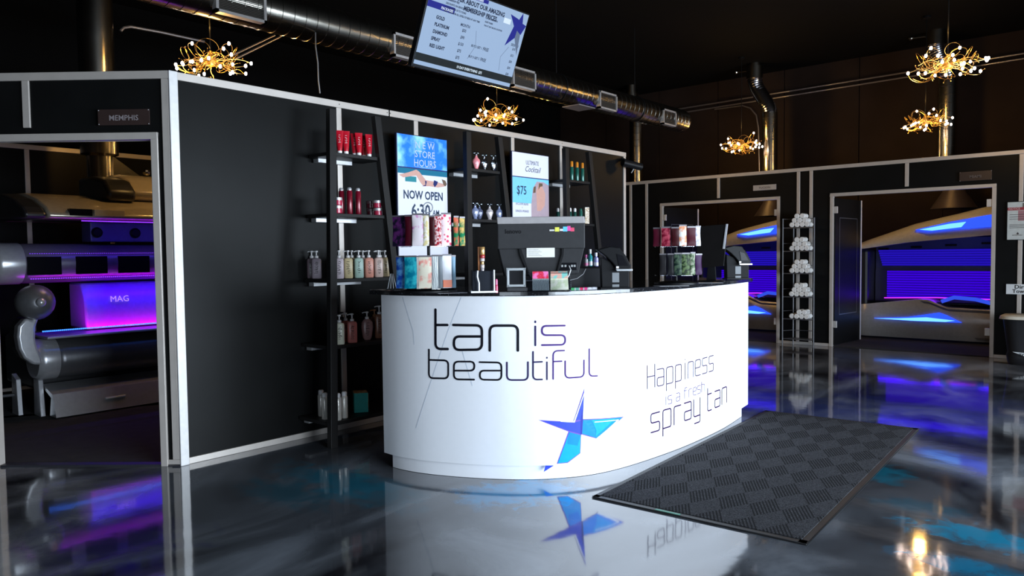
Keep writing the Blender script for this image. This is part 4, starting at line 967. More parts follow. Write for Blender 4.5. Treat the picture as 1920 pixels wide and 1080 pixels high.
ladder('black ladder shelf between the two lit posters, holding clear shaped bottles', 1.34)
ladder('black ladder shelf farthest along the wall, holding green bottles with orange caps', 2.70)
YB = [283, 401, 520, 645, 787]
def on(k, px, back=.05, ypx=None):
    z = SHZ[k]; X = frontX(z)-back; p = atX(px, ypx if ypx else YB[k], X); return (X, p.y, z+.0005)
RED = (.42, .006, .018); F = 1.0
for i, (px, b_) in enumerate(((637, .06), (649, .05), (665, .09), (673, .05), (682, .12), (692, .05))):
    tube_bottle(on(0, px, b_), F+.05*i, 'red lotion tube on the top shelf, %s' % ('leftmost of six', 'second from the left', 'third from the left', 'fourth from the left', 'half hidden before the last', 'last on the right')[i], RED, group='red tubes on the top shelf')
jar(on(1, 633, .03), 'red jar with silver lid at the left end, under another jar', 'stacked jars'); p = on(1, 633, .03); jar((p[0], p[1]+.003, p[2]+.056), 'red jar with silver lid at the left end, on top of another jar', 'stacked jars')
for i, (px, b_) in enumerate(((641, .14), (656, .08), (672, .08))):
    can(on(1, px, b_), 0, 'tall dark red bottle with silver tip, %s of three' % ('left', 'middle', 'right')[i], (.16, .004, .016), .19, .0205, CAPS, .02, 'tall dark red bottles')
for px, b_, dk in ((695, .16, True), (709, .07, False)):
    p = on(1, px, b_); n_ = 'dark maroon jar' if dk else 'red jar with silver lid'
    jar(p, n_+' right of the tall red bottles, lower one', 'stacked jars', dk); jar((p[0], p[1]-.004, p[2]+.056), n_+' right of the tall red bottles, upper one', 'stacked jars', dk)
cols = [(594, .22, (.32, .26, .30), 'dusky mauve pump bottle seen left of the shelf post'), (585, .30, (.18, .13, .15), 'dark mauve pump bottle half hidden at the far left of the shelf'), (636, .03, (.60, .50, .54), 'pale lilac pump bottle, first right of the post'), (653, .04, (.62, .50, .28), 'butter yellow pump bottle on the middle shelf'), (660, .12, (.55, .42, .22), 'mustard pump bottle hidden behind the butter yellow one'),
        (673, .04, (.42, .58, .50), 'mint green pump bottle on the middle shelf'), (681, .13, (.50, .38, .34), 'beige pump bottle hidden behind the mint one'), (692, .04, (.72, .30, .22), 'coral pump bottle on the middle shelf'), (710, .04, (.62, .46, .40), 'peach beige pump bottle on the middle shelf'), (713, .20, (.5, .4, .3), 'tan pump bottle hidden behind the peach beige one'), (722, .12, (.55, .42, .24), 'golden tan pump bottle at the right end of the middle shelf')]
for i, (px, b_, c, l) in enumerate(cols): pump_bottle(on(2, px, b_), F-.1+.03*i, l, c, .195, .033, 'pump bottles on the middle shelf', seed=i)
for i, (px, b_, c, l, pm, ft) in enumerate(((637, .04, (.66, .64, .50), 'cream white pump bottle on the fourth shelf', None, 0), (649, .13, (.62, .17, .12), 'coral red pump bottle behind the cream white one', None, 0), (642, .22, (.10, .09, .09), 'bottle with a black pump at the back of the fourth shelf', BLACK, 0),
        (661, .05, (.66, .20, .17), 'salmon pump bottle right of the cream white one', None, 0), (689, .10, (.36, .20, .19), 'round shouldered dusty rose pump bottle', None, 1), (712, .12, (.22, .09, .05), 'brown pump bottle beside the counter edge', None, 0), (703, .22, (.26, .10, .04), 'amber bottle at the back beside the counter edge', mat('amber_cap', (.4, .16, .05), .3), 0))):
    pump_bottle(on(3, px, b_), F, l, c, .205 if i != 5 else .24, .034, 'pump bottles on the fourth shelf', pm, 20+i, ft)
for i, (px, b_) in enumerate(((603, .24), (610, .13), (634, .04), (646, .06))):
    can(on(4, px, b_, 783), F, 'slim white lotion bottle on the lowest shelf, %s' % ('leftmost, behind the post', 'second, just left of the post', 'right of the post', 'last beside the teal box')[i], (.66, .62, .56), .185, .024, CAPW, .03, 'white bottles on the lowest shelf')
bx = empty('carton', on(4, 676, .16, 775), 1.0, 'teal carton with an orange brown top on the lowest shelf', 'box')
part(bx, 'carton_body', mat('teal_card', (.0, .26, .23), .5), lambda q: q.box((0, 0, .07), (.10, .12, .14)), bev=.002)
part(bx, 'printed_front', pattern('orange_print', (.45, .20, .06), (.70, .52, .30), 40), lambda q: (q.box((.0, 0, .1405), (.098, .118, .001)), q.box((.0508, 0, .085), (.0015, .115, .10))))
part(bx, 'white_corner', mat('carton_white', (.7, .68, .66), .5), lambda q: q.add([(.052, -.06, .001), (.052, .05, .001), (.0525, -.06, .06)], [(0, 1, 2)]))
def onu(k, px, y, back=.06): z = SHZ[k]; X = frontX(z)-back; return (X, atX(px, y, X).y, z+.0005)
vase(onu(0, 893, 303), F, 'pink shaped bottle with a bow stopper on the upper shelf', PINKB, .155, 'shaped bottles')
vase(onu(0, 908, 305), F, 'clear shaped bottle with a bow stopper, middle of the upper three', CLEARB, .145, 'shaped bottles'); vase(onu(0, 925, 307), F, 'clear round shaped bottle at the right of the upper three', CLEARB, .152, 'shaped bottles')
vase(onu(1, 891, 404), F, 'blue shaped bottle at the left of the second shelf', BLUEB, .15, 'shaped bottles'); vase(onu(1, 899, 404, .12), F, 'dark blue shaped bottle half hidden behind the left blue one', mat('slate_bottle', (.10, .11, .18), .2, .2), .15, 'shaped bottles')
vase(onu(1, 918, 405), F, 'pearly pink shaped bottle in the middle of the second shelf', PEARL, .148, 'shaped bottles'); vase(onu(1, 936, 406), F, 'bright blue shaped bottle at the right of the second shelf', BLUEB, .15, 'shaped bottles')
ORG = mat('cap_orange', (.60, .20, .015), .3); GRN = (.012, .10, .075)
for i, px in enumerate((1072, 1082, 1092)): can(onu(0, px, 330), F, 'green bottle with an orange cap, %s of three' % ('left', 'middle', 'right')[i], GRN, .19, .019, ORG, .055, 'green bottles with orange caps')
for i, px in enumerate((1046, 1069, 1078)): can(onu(1, px, 406, .06 if i else .16), F, 'dark green bottle with a white cap, %s' % ('left of the shelf post', 'just right of the shelf post', 'second right of the shelf post')[i], (.01, .07, .055), .15, .017, CAPW, .035, 'green bottles with white caps')
can(onu(1, 1089, 408), F, 'plain green bottle without a cap on the second shelf', (.02, .12, .09), .15, .018, mat('cap_green', (.02, .10, .07), .3), .02, None)
def carton(loc, rz, label, m_, w_, d_, h_):
    r = empty('carton', loc, rz, label, 'box'); part(r, 'carton_body', m_, lambda q: q.box((0, 0, h_/2), (w_, d_, h_)), bev=.0015); part(r, 'lid_flap', CAPW, lambda q: q.box((0, 0, h_+.0012), (w_*.9, d_*.9, .002))); return r
carton(onu(1, 1100, 410, .02), F, 'tall tan speckled carton at the end of the farthest shelf', pattern('tan_speckle', (.45, .32, .20), (.75, .66, .55), 90), .045, .03, .16)

# ---------------------------------------------------------------- things on the counter
ED = [(690, 545.5), (740, 548), (800, 550.5), (864, 551.5), (920, 551), (980, 549.5), (1040, 548), (1100, 546), (1188, 542), (1240, 538.5), (1320, 531.5), (1405, 522.5)]
TOP = 1.0755
def prow(v): d = v-CAM_P; z = d.dot(CAM_F); return (960+CF*d.dot(CAM_R)/z, 540-CF*d.dot(CAM_U)/z, z)
def onC(px, back):
    p = atZ(px, interp(px, ED), TOP); d = Vector((p.x, p.y, 0)).normalized(); return p+d*back
class Item:
    """a thing on the counter; its outline is measured in the photograph and turned into metres at its own distance"""
    def __init__(s, name, px, back, label, cat, group=None, rz=0):
        s.p = onC(px, back); s.r = empty(name, s.p, RZ0+rz, label, cat, group); s.x0, s.y0, s.z = prow(s.p); s.k = s.z/CF
    def X(s, x): return (x-s.x0)*s.k
    def Z(s, y): return max(.0006, (s.y0-y)*s.k)
    def box(s, name, m_, x0, x1, y0, y1, dy, th, bev=.002, **k):
        q = MB(); a, b_ = s.X(x0), s.X(x1); c, d = s.Z(y1), s.Z(y0); q.box(((a+b_)/2, dy, (c+d)/2), (b_-a, th, d-c)); return q.build(name, m_, s.r, bev=bev, **k)
    def poly(s, name, m_, P, y, th, bev=.002, parent=None, smooth=False):
        q = MB(); P2 = [(s.X(a), s.Z(b_)) for a, b_ in P]; q.prism(P2, -th/2-y, th/2-y, Matrix(((1, 0, 0, 0), (0, 0, -1, 0), (0, 1, 0, 0), (0, 0, 0, 1)))); return q.build(name, m_, parent or s.r, bev=bev, smooth=smooth)
# all-in-one computer seen from behind
mo = Item('desktop_computer', 1015, .30, 'dark grey all-in-one computer seen from behind, at the middle of the counter', 'computer')
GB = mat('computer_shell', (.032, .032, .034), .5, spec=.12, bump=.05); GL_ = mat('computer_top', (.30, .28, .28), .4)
mo.poly('shell', GB, [(934, 419), (1097, 419), (1097, 466), (1090, 470), (1083, 515), (945, 518), (934, 470)], 0, .045, .006)
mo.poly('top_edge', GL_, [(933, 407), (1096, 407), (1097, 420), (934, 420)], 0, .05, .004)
mo.poly('lower_cover', mat('computer_cover', (.028, .028, .030), .5, spec=.12), [(936, 466), (1095, 466), (1084, 513), (1047, 516), (1038, 530), (1002, 530), (990, 514), (947, 516)], -.028, .016, .004)
mo.box('label_sticker', mat('sticker_white', (.72, .70, .66), .5), 988, 1040, 465, 482.5, -.0375, .002, 0)
for i in range(6): mo.box('sticker_print', mat('sticker_ink', (.35, .34, .32), .5), 991+0*i, 1010+3*(i % 3), 467.5+2.3*i, 468.3+2.3*i, -.0388, .0008, 0)
mo.poly('stand_strut', BLACK, [(973, 466), (979, 466), (981, 474), (993, 510), (990, 514), (975, 478)], -.045, .010)
mo.poly('stand_strut', BLACK, [(1052, 466), (1058, 466), (1057, 480), (1046, 510), (1042, 512), (1052, 476)], -.045, .010)
mo.poly('stand_foot', BLACK, [(985, 526), (1055, 526), (1062, 544), (978, 544)], -.02, .14, .006)
mo.box('port_panel', BLACKG, 1048, 1081, 493, 507, -.037, .004, .001)
for x in (1052, 1058, 1070, 1075): mo.box('port', mat('port_metal', (.4, .4, .4), .3, .8), x, x+3.5, 497, 501, -.0395, .002, 0)
for x0, x1, y0, y1, c in ((1031, 1040, 431, 434, (.55, .55, .52)), (1041, 1049, 427, 435, (.70, .68, .08)), (1050, 1056, 430, 434, (.6, .6, .6)), (1056, 1064, 426, 435, (.10, .48, .80)), (1064, 1070, 425, 434, (.70, .06, .35)), (1070, 1077, 428, 435, (.65, .05, .12))):
    mo.box('badge', mat('badge_%02x%02x%02x' % tuple(int(q*255) for q in c), c, .4), x0, x1, y0, y1, -.0235, .0015, 0)
vs, fs = text_mesh('lenovo', .034, 'LEFT', .001); q = MB(); q.add([(mo.X(948)+v[0], -.0237, mo.Z(437.5)+v[1]) for v in vs], fs); q.build('wordmark', BLACK, mo.r)
q = MB(); q.tube([(mo.X(1066), -.05, mo.Z(499)), (mo.X(1068), -.09, mo.Z(506)), (mo.X(1064), -.11, mo.Z(516)), (mo.X(1055), -.12, mo.Z(528))], .0035, 8)
q.build('cable', mat('white_cable', (.7, .7, .7), .4), mo.r, smooth=True)
q = MB(); q.tube([(mo.X(1098), -.02, mo.Z(505)), (mo.X(1092), -.06, mo.Z(514)), (mo.X(1080), -.08, mo.Z(522)), (mo.X(1066), -.09, mo.Z(525))], .002, 6); q.build('cable', mat('grey_cable', (.2, .2, .21), .4), mo.r)
# scanner
sc_ = Item('barcode_scanner', 968, .10, 'grey square-framed barcode scanner in front of the computer', 'barcode scanner')
SG = mat('scanner_grey', (.34, .36, .37), .4)
q = MB(); a, b_, c, d = sc_.X(951), sc_.X(985), sc_.Z(537), sc_.Z(503); t = .012
for s0, s1 in (((a, c), (b_, c+t)), ((a, d-t), (b_, d)), ((a, c), (a+t, d)), ((b_-t, c), (b_, d))): q.span((s0[0], -.03, s0[1]), (s1[0], .0, s1[1]))
q.build('bezel', SG, sc_.r, bev=.003); sc_.box('scan_window', BLACKG, 954, 982, 507, 534, -.008, .01); sc_.box('scanner_body', GREYP, 953, 985, 504, 543, .03, .05, .006); sc_.box('scanner_base', GREYP, 951, 989, 539, 545.5, .02, .08, .003)
# clear box of samples with the bead tower behind it
cb = Item('acrylic_box', 906, .035, 'clear acrylic box standing near the counter edge left of the scanner', 'display box', rz=.14)
q = MB(); a, b_, c, d = cb.X(884), cb.X(927), cb.Z(545.5), cb.Z(506)
q.span((a, -.035, c), (b_, -.032, d)); q.span((a, .032, c), (b_, .035, d)); q.span((a, -.035, c), (a+.003, .035, d)); q.span((b_-.003, -.035, c), (b_, .035, d)); q.build('box_walls', CLEAR, cb.r)
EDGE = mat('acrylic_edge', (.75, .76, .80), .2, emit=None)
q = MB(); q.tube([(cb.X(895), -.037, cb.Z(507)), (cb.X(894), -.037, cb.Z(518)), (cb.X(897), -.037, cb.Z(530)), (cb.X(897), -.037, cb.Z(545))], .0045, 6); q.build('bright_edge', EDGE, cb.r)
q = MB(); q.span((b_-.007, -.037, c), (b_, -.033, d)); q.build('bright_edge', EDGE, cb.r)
cb.box('base_plate', EDGE, 882, 932, 545, 548.5, 0, .08, .001); cb.box('dark_insert', mat('insert', (.015, .018, .024), .4, spec=.2), 886, 924, 508, 545, .01, .03, .002)
tw = Item('sample_tower', 904, .16, 'slim tower of gold, red and white samples behind the clear box', 'sample tower')
for i, (y0, y1, m_, w_) in enumerate(((463, 478, mat('gold_cap', (.62, .36, .14), .25, .6), 5), (478, 484, mat('red_band', (.35, .02, .02), .3), 5), (484, 490, PEARL, 4.5), (490, 496, mat('gold_cap', (.62, .36, .14), .25, .6), 3.5), (496, 503, PEARL, 4), (503, 512, PEARL, 3.5), (512, 543, CLEARB, 6))):
    q = MB(); q.lathe([(w_*tw.k*.9, tw.Z(y1)), (w_*tw.k, tw.Z(y1)+.002), (w_*tw.k, tw.Z(y0)-.002), (w_*tw.k*.9, tw.Z(y0))], (tw.X(905), 0, 0), 14); q.build('sample', m_, tw.r, smooth=True)
q = MB(); q.lathe([(2*tw.k, tw.Z(545)), (2*tw.k, tw.Z(463))], (tw.X(898.5), .01, 0), 10); q.build('side_rod', mat('orange_rod', (.65, .22, .06), .3), tw.r)
can(onC(931, .05), RZ0, 'small red lip balm standing right of the clear box', (.5, .01, .06), .075, .008, mat('pink_cap', (.7, .12, .25), .3), .03, None, 'lip balm', 'lip_balm')
# leaflet holder
lh = Item('leaflet_holder', 1031, .04, 'clear leaflet holder on the counter in front of the computer', 'leaflet holder')
q = MB(); q.box((0, .02, .004), (.225, .07, .006)); q.box((0, -.015, .035), (.225, .003, .062)); q.box((0, .053, .055), (.225, .003, .10)); q.build('holder', CLEAR, lh.r)
def leaflet(label, x0, x1, y0, yb, m1, m2, tilt=0):
    it = Item('leaflet', (x0+x1)/2, .065, label, 'leaflet', 'leaflets in the holder', tilt); it.r.location.z += .009
    a, b_ = it.X(x0), it.X(x1); h = (it.y0-y0)*it.k-.009
    q = MB(); q.add([(a, -.012, 0), (b_, -.012, 0), (b_-.004, .012, h), (a+.002, .012, h), (a, -.006, 0), (b_, -.006, 0), (b_-.004, .018, h), (a+.002, .018, h)], [(0, 1, 2, 3), (7, 6, 5, 4), (0, 4, 5, 1), (1, 5, 6, 2), (2, 6, 7, 3), (3, 7, 4, 0)]); q.build('booklet', m1, it.r)
    q = MB(); q.add([(a+.002, -.0125+.024*.62, h*.62), (b_-.003, -.0125+.024*.62, h*.62), (b_-.005, -.0125+.024, h), (a+.003, -.0125+.024, h)], [(0, 1, 2, 3)]); q.build('cover_band', m2, it.r); return it
leaflet('leaflet stack with a pink and red top, left in the clear holder', 998, 1030, 509, 545, pattern('leaflet_dark', (.03, .05, .05), (.45, .50, .50), 70, 'wave', .4), pattern('leaflet_pink', (.60, .03, .06), (.75, .18, .42), 25))
leaflet('pale yellow green leaflet, right in the clear holder', 1032, 1066, 509, 545, pattern('leaflet_lime', (.55, .60, .38), (.72, .70, .55), 40), pattern('leaflet_peach', (.70, .35, .28), (.2, .5, .45), 30))
# balms, small bottles on a black box
for i, (x, c) in enumerate(((1075, (.05, .35, .12)), (1083, (.08, .30, .22)), (1091, (.6, .03, .10)), (1099, (.62, .05, .2)), (1107, (.6, .6, .65)), (1115, (.55, .55, .62)))):
    p = onC(x, .09); r = empty('lip_balm', p, RZ0, '%s lip balm lying in a row beside the leaflets' % ('dark green', 'teal green', 'red', 'pink', 'silver', 'grey white')[i], 'lip balm', 'lip balms lying in a row')
    part(r, 'balm_tube', mat('balm_%d' % i, c, .3), lambda q: q.tube([(-.012, 0, .010), (.006, 0, .010)], .008, 10), smooth=True); part(r, 'cap', CAPS, lambda q: q.tube([(.006, 0, .010), (.013, 0, .010)], .0082, 10), smooth=True)
bb = Item('black_box', 1098, .46, 'low black cash box behind the computer cables', 'box'); bb.box('box_body', mat('box_black', (.016, .016, .02), .4), 1066, 1128, 501, 544, 0, .10, .004); bb.box('box_lid', BLACK, 1065, 1129, 500, 503, 0, .104, .002)
for i, (x, y0, c, cp) in enumerate(((1099, 478, (.4, .4, .42), (.55, .1, .3)), (1107, 468, (.03, .28, .30), (.6, .6, .62)), (1118, 474, (.30, .28, .55), (.6, .58, .7)))):
    rr_ = empty('small_bottle', bb.p+CAM_R*bb.X(x)+Vector((0, 0, bb.Z(500)+.001)), RZ0, '%s small bottle standing on the black box' % ('grey', 'teal', 'lilac')[i], 'bottle', 'small bottles on the black box'); h = (500-y0)*bb.k
    part(rr_, 'bottle', mat('small_%d' % i, c, .25), lambda q: q.lathe([(.012, .001), (.014, .004), (.014, h*.6), (.006, h*.7), (.006, h*.75)], seg=14), smooth=True); part(rr_, 'cap', mat('smallcap_%d' % i, cp, .3), lambda q: q.lathe([(.008, h*.75), (.008, h)], seg=12)); part(rr_, 'label_band', mat('bandw_%d' % i, (.7, .15, .35) if i == 0 else (.65, .65, .7), .4), lambda q: q.lathe([(.0143, .006), (.0143, h*.3)], seg=14))
def terminal(label, P, back, sc):
    x, yb = P
    t = Item('card_terminal', x, back, label, 'card terminal'); f = lambda dx, dy: (x+dx*sc, t.y0-dy*sc)
    t.poly('housing', mat('terminal_black', (.007, .007, .008), .35, spec=.1), [f(-35, 74), (f(-10, 80)), f(8, 78), f(20, 62), f(30, 42), f(26, 37), f(4, 37), f(-6, 50), f(-18, 62)], 0, .09, .006, smooth=False)
    t.poly('screen_panel', BLACKG, [f(2, 66), f(14, 62), f(24, 44), f(6, 44)], -.047, .004, .001)
    t.poly('silver_tray', mat('terminal_silver', (.42, .43, .44), .3, .5), [f(0, 38), f(31, 38), f(31, 34), f(2, 34)], -.01, .10, .002)
    t.poly('body', mat('terminal_body', (.009, .009, .010), .5, spec=.1), [f(-26, 60), f(-8, 52), f(2, 36), f(27, 35), f(27, 2), f(-24, 2)], .02, .08, .004)
    t.poly('grey_label', mat('terminal_label', (.16, .17, .18), .5), [f(-5, 31), f(8, 31), f(8, 13), f(-5, 13)], -.022, .003, 0)
    t.poly('grey_label', mat('terminal_label', (.16, .17, .18), .5), [f(-5, 9), f(8, 9), f(8, 2), f(-5, 2)], -.022, .003, 0)
    t.poly('button', CAPW, [f(1, 43), f(6, 43), f(6, 39), f(1, 39)], -.05, .004, .0015)
    t.poly('foot', BLACK, [f(-28, 4), f(28, 4), f(28, .4), f(-28, .4)], 0, .12, .002); return t
terminal('black card terminal at the right of the computer, nearer one', (1152, 543), .10, 1.0)
terminal('black card terminal near the far right end of the counter', (1381, 524), .10, .80)
# sachet carousels
def packet(label, loc, rz, w_, h_, m_, group, curl=0):
    r = empty('lotion_packet', loc, rz, label, 'packet', group)
    def fn(sgn): return lambda u, v: ((u-.5)*w_, -sgn*.006*math.sin(PI*u)**.6*math.sin(PI*min(1, max(0, (v-.04)/.92)))**.5 - .004*math.cos(v*5), v*h_)
    q = MB(); q.grid(fn(1), 8, 12); q.grid(fn(-1), 8, 12); q.build('pouch', m_, r, smooth=True)
    q = MB(); q.span((-w_/2, -.0045, h_-.006), (w_/2, -.001, h_+.003)); q.build('crimped_seal', mat('seal_foil', (.12, .11, .12), .4, .3), r); return r
def carousel(label, px, back, rad, tiers, group, ring=True):
    p = onC(px, back); x0, y0, z = prow(p); k = z/CF
    r = empty('display_carousel', p, RZ0, label, 'display rack')
    part(r, 'base', BLACK, lambda q: q.lathe([(rad*1.0, .0005), (rad, .012), (rad*.5, .022), (.0, .023)], seg=32), smooth=True)
    ztop = (y0-tiers[0][1])*k
    part(r, 'pole', BLACK, lambda q: q.lathe([(.009, .02), (.009, ztop)], seg=12))
    if ring: part(r, 'top_ring', mat('ring_grey', (.28, .30, .34), .3), lambda q: q.tube([(.026*math.cos(a*PI/10), 0, ztop+.045+.028*math.sin(a*PI/10)) for a in range(21)], .003, 6))
    for (yb, yt, items) in tiers:
        zb = (y0-yb)*k
        part(r, 'tray', CLEAR, lambda q: (q.lathe([(.01, zb-.004), (rad, zb-.004), (rad, zb-.001), (.01, zb-.001)], seg=32)))
        for (xa, xb, m_, nm, yt2) in items:
            xc = (xa+xb)/2; dx = (xc-x0)*k; s_ = max(-.97, min(.97, dx/(rad*1.15))); dep = -rad*.86*math.sqrt(1-s_*s_)
            loc = p+CAM_R*0+Vector((math.cos(RZ0)*dx - math.sin(RZ0)*dep, math.sin(RZ0)*dx + math.cos(RZ0)*dep, zb+.0005))
            packet(nm, loc, RZ0+math.asin(s_)*.35, (xb-xa)*k*1.05, ((yb-(yt2 or yt))*k), m_, group)
    return r
def mt(n, c, r=.35): return mat('packet_'+n, c, r, spec=.07)
U = 'upper near rack tier'; L_ = 'lower near rack tier'
carousel('rotating display rack of lotion packets at the left of the counter', 805, .17, .155, [
 (462, 405, [(741, 766, pattern('packet_plum', (.010, .008, .022), (.10, .02, .12), 30), 'dark plum packet at the left end of the '+U, 406), (767, 780, mt('maroon', (.05, .004, .010)), 'plain maroon packet beside the plum one, '+U, 406), (781, 801, pattern('packet_pinkwhite', (.70, .62, .64), (.55, .10, .40), 22, thr=.6), 'white packet with magenta print, '+U, 404), (801, 811, pattern('packet_goldwhite', (.62, .52, .25), (.75, .70, .62), 60), 'gold and white speckled packet, '+U, 405), (812, 821, mt('darkred', (.035, .004, .006)), 'very dark red packet in the middle of the '+U, 408), (821, 833, pattern('packet_redlace', (.30, .01, .02), (.72, .50, .50), 80), 'red and white lace packet, '+U, 406), (833, 850, pattern('packet_rose', (.62, .05, .12), (.80, .62, .64), 45, 'vor', .25, .35), 'pink and white floral packet, '+U, 403), (854, 863, pattern('packet_greenred', (.01, .14, .05), (.55, .10, .05), 25), 'green and red striped packet, '+U, 408), (864, 874, pattern('packet_greengold', (.01, .16, .06), (.55, .35, .10), 25), 'green and gold striped packet at the right end of the '+U, 409)]),
 (539, 478, [(747, 765, pattern('packet_blue', (.01, .06, .35), (.10, .30, .60), 25), 'deep blue packet at the left end of the '+L_, 480), (765, 787, pattern('packet_teal', (.0, .14, .22), (.02, .34, .40), 20), 'teal packet beside the blue one, '+L_, 480), (792, 814, pattern('packet_creamred', (.66, .60, .48), (.70, .16, .14), 16, thr=.55), 'cream packet with a red patch, '+L_, 480), (815, 826, pattern('packet_silvergreen', (.30, .32, .34), (.65, .68, .66), 30, 'wave'), 'silver packet with grey bands, '+L_, 479), (826, 834, mt('grey', (.18, .20, .22)), 'narrow grey packet, '+L_, 479), (834, 850, mt('white', (.72, .72, .76)), 'white packet with an orange foot, '+L_, 478), (850, 857, mt('icy', (.20, .32, .42)), 'narrow icy blue packet at the right end of the '+L_, 480)])], 'packets on the near display rack')
for o_ in list(COL.objects):
    if o_.get('label', '').startswith('white packet with an orange foot'):
        h = o_.children[0].dimensions.z or .17
        q = MB(); q.box((0, -.0125, .024), (.048, .002, .040)); q.build('orange_foot', mat('packet_orange', (.80, .13, .02), .3), o_)
U = 'upper far rack tier'; L_ = 'lower far rack tier'
carousel('rotating display rack of packets at the far right of the counter', 1268, .25, .14, [
 (462, 425, [(1222, 1235, mt('wine', (.10, .01, .025)), 'wine coloured packet at the left end of the '+U, 428), (1235, 1251, pattern('packet_crimson', (.16, .004, .02), (.36, .05, .08), 40), 'crimson printed packet, '+U, 427), (1252, 1265, mt('darkred', (.035, .004, .006)), 'dark red packet, '+U, 428), (1266, 1279, pattern('packet_peach', (.70, .66, .64), (.65, .25, .12), 20), 'white and peach packet, '+U, 424), (1281, 1297, mt('maroon', (.05, .004, .010)), 'plain maroon packet, '+U, 427), (1298, 1308, pattern('packet_silverwhite', (.40, .38, .48), (.78, .76, .82), 40), 'silver white packet at the right end of the '+U, 426)]),
 (515, 475, [(1232, 1244, mt('smoke', (.02, .018, .02)), 'smoky grey packet at the left end of the '+L_, 476), (1245, 1256, mt('black', (.012, .012, .014)), 'black packet, '+L_, 476), (1257, 1270, pattern('packet_forest', (.005, .015, .012), (.05, .08, .05), 40), 'forest green packet, '+L_, 475), (1271, 1285, pattern('packet_moss', (.01, .02, .01), (.08, .12, .05), 50), 'mossy green packet, '+L_, 475), (1287, 1296, pattern('packet_cream', (.30, .32, .24), (.05, .09, .04), 40), 'cream and green packet, '+L_, 474), (1298, 1311, mt('violet', (.035, .01, .045)), 'violet packet at the right end of the '+L_, 477)])], 'packets on the far display rack', False)
# second computer, papers, trays, wand stand
m2_ = Item('monitor', 1338, .28, 'thin dark monitor turned sideways beside the far card terminal', 'computer screen', rz=-.45)
m2_.poly('screen_shell', mat('monitor_gloss', (.010, .009, .009), .15, spec=.1), [(1309, 424), (1364, 421), (1357, 499), (1306, 503)], 0, .02, .003)
m2_.poly('silver_edge', mat('monitor_edge', (.55, .55, .58), .3, .3), [(1361, 421), (1365, 421), (1359, 467), (1355, 467)], -.014, .004, .001)
m2_.poly('stand', BLACK, [(1327, 495), (1340, 495), (1342, 528), (1324, 528)], .02, .02); m2_.poly('stand_foot', BLACK, [(1312, 525), (1356, 525), (1358, 530), (1310, 530)], 0, .14)
for i, (px, back, sx, sy, a, l) in enumerate(((1258, .06, .19, .11, .2, 'sheet of paper lying flat near the edge below the far display rack'), (1318, .12, .24, .15, -.1, 'sheet of paper lying flat beside the far card terminal'), (845, .10, .16, .10, .3, 'grey sheet lying flat behind the clear box'))):
    p = onC(px, back); q = MB(); q.box((0, 0, .0012), (sx, sy, .0015)); o_ = q.build('paper_sheet', mat('paper_%d' % (i//2), (.38, .38, .40) if i < 2 else (.16, .16, .18), .5)); o_.location = p; o_.rotation_euler = (0, 0, RZ0+a); tag(o_, l, 'paper')
ws = Item('wand_stand', 735, .12, 'small fan of slim silver edged black wands at the left end of the counter', 'wand stand')
for i in range(4):
    x = 727+5.2*i; ws.poly('wand', BLACK, [(733+i*1.2, 513), (735+i*1.2, 513), (x+4, 541), (x, 541)], .004*i, .006, .001)
    ws.poly('wand_edge', EDGE, [(733+i*1.2, 513), (733.8+i*1.2, 513), (x+1.2, 541), (x, 541)], .004*i-.005, .002, 0)
ws.poly('wand_base', BLACK, [(724, 541), (748, 541), (748, 544), (724, 544)], .01, .05, .001)

# ---------------------------------------------------------------- towel tower
tw0 = empty('towel_tower', (-3.58, 10.2, 0), label='tall narrow black metal rack stacked with rolled white towels', cat='towel rack')
PO = [(-3.80, 10.10), (-3.72, 10.28), (-3.45, 10.28), (-3.385, 10.10)]
RM = mat('rack_metal', (.16, .16, .17), .35, .7)
for x, y in PO: q = MB(); q.tube([(x, y, 0), (x, y, 1.72)], .010, 8); wb(q, 'upright', RM, tw0, smooth=True)
TZ = [1.60, 1.285, .985, .67, .37, .10]
for z in TZ:
    q = MB(); q.prism([(x+.0, y) for x, y in PO], z-.012, z); wb(q, 'shelf', RM, tw0)
    if z < 1.5:
        q = MB(); q.tube([(PO[0][0], PO[0][1], z+.10), (PO[1][0], PO[1][1], z+.10), (PO[2][0], PO[2][1], z+.10), (PO[3][0], PO[3][1], z+.10)], .004, 6); wb(q, 'guard_rail', RM, tw0)
q = MB(); q.tube([(PO[0][0], PO[0][1], 1.715), (PO[1][0], PO[1][1], 1.715), (PO[2][0], PO[2][1], 1.715), (PO[3][0], PO[3][1], 1.715)], .005, 6); wb(q, 'top_rail', RM, tw0)
def towel_proto():
    q = MB(); n = 20; R_ = .0335; vs = []
    q.tube([(0, -.08, 0), (0, -.076, 0), (0, .076, 0), (0, .08, 0)], R_, 16, True, [R_*.86, R_, R_, R_*.86])
    pts = [(.03*(.2+.8*t/30)*math.cos(t*.45), -.0812, .03*(.2+.8*t/30)*math.sin(t*.45)) for t in range(31)]; q.tube(pts, .0022, 4)
    return q
tq = towel_proto().build('rolled_towel', TOWEL, smooth=True); first = True
names = ['topmost', 'second highest', 'middle', 'second lowest', 'lowest']
rows_full = [(4, 0), (3, 1), (2, 2)]
for k, z in enumerate(TZ[:5]):
    rows = rows_full if k < 4 else [(4, 0), (2, 1)]
    for n, rw in rows:
        for i in range(n):
            o_ = tq if first else tq.copy()
            if not first: COL.objects.link(o_)
            first = False
            shift = .035 if (k == 4 and rw == 1) else 0
            o_.location = (-3.585+(i-(n-1)/2)*.066+shift+random.uniform(-.002, .002), 10.188+random.uniform(-.005, .005), z+.0345+rw*.0575)
            tag(o_, 'rolled white towel in the %s pile of the tower, %s row' % (names[k], ('bottom', 'middle', 'upper')[rw]), 'towel', 'rolled towels, %s shelf, row %d' % (names[k], rw+1))

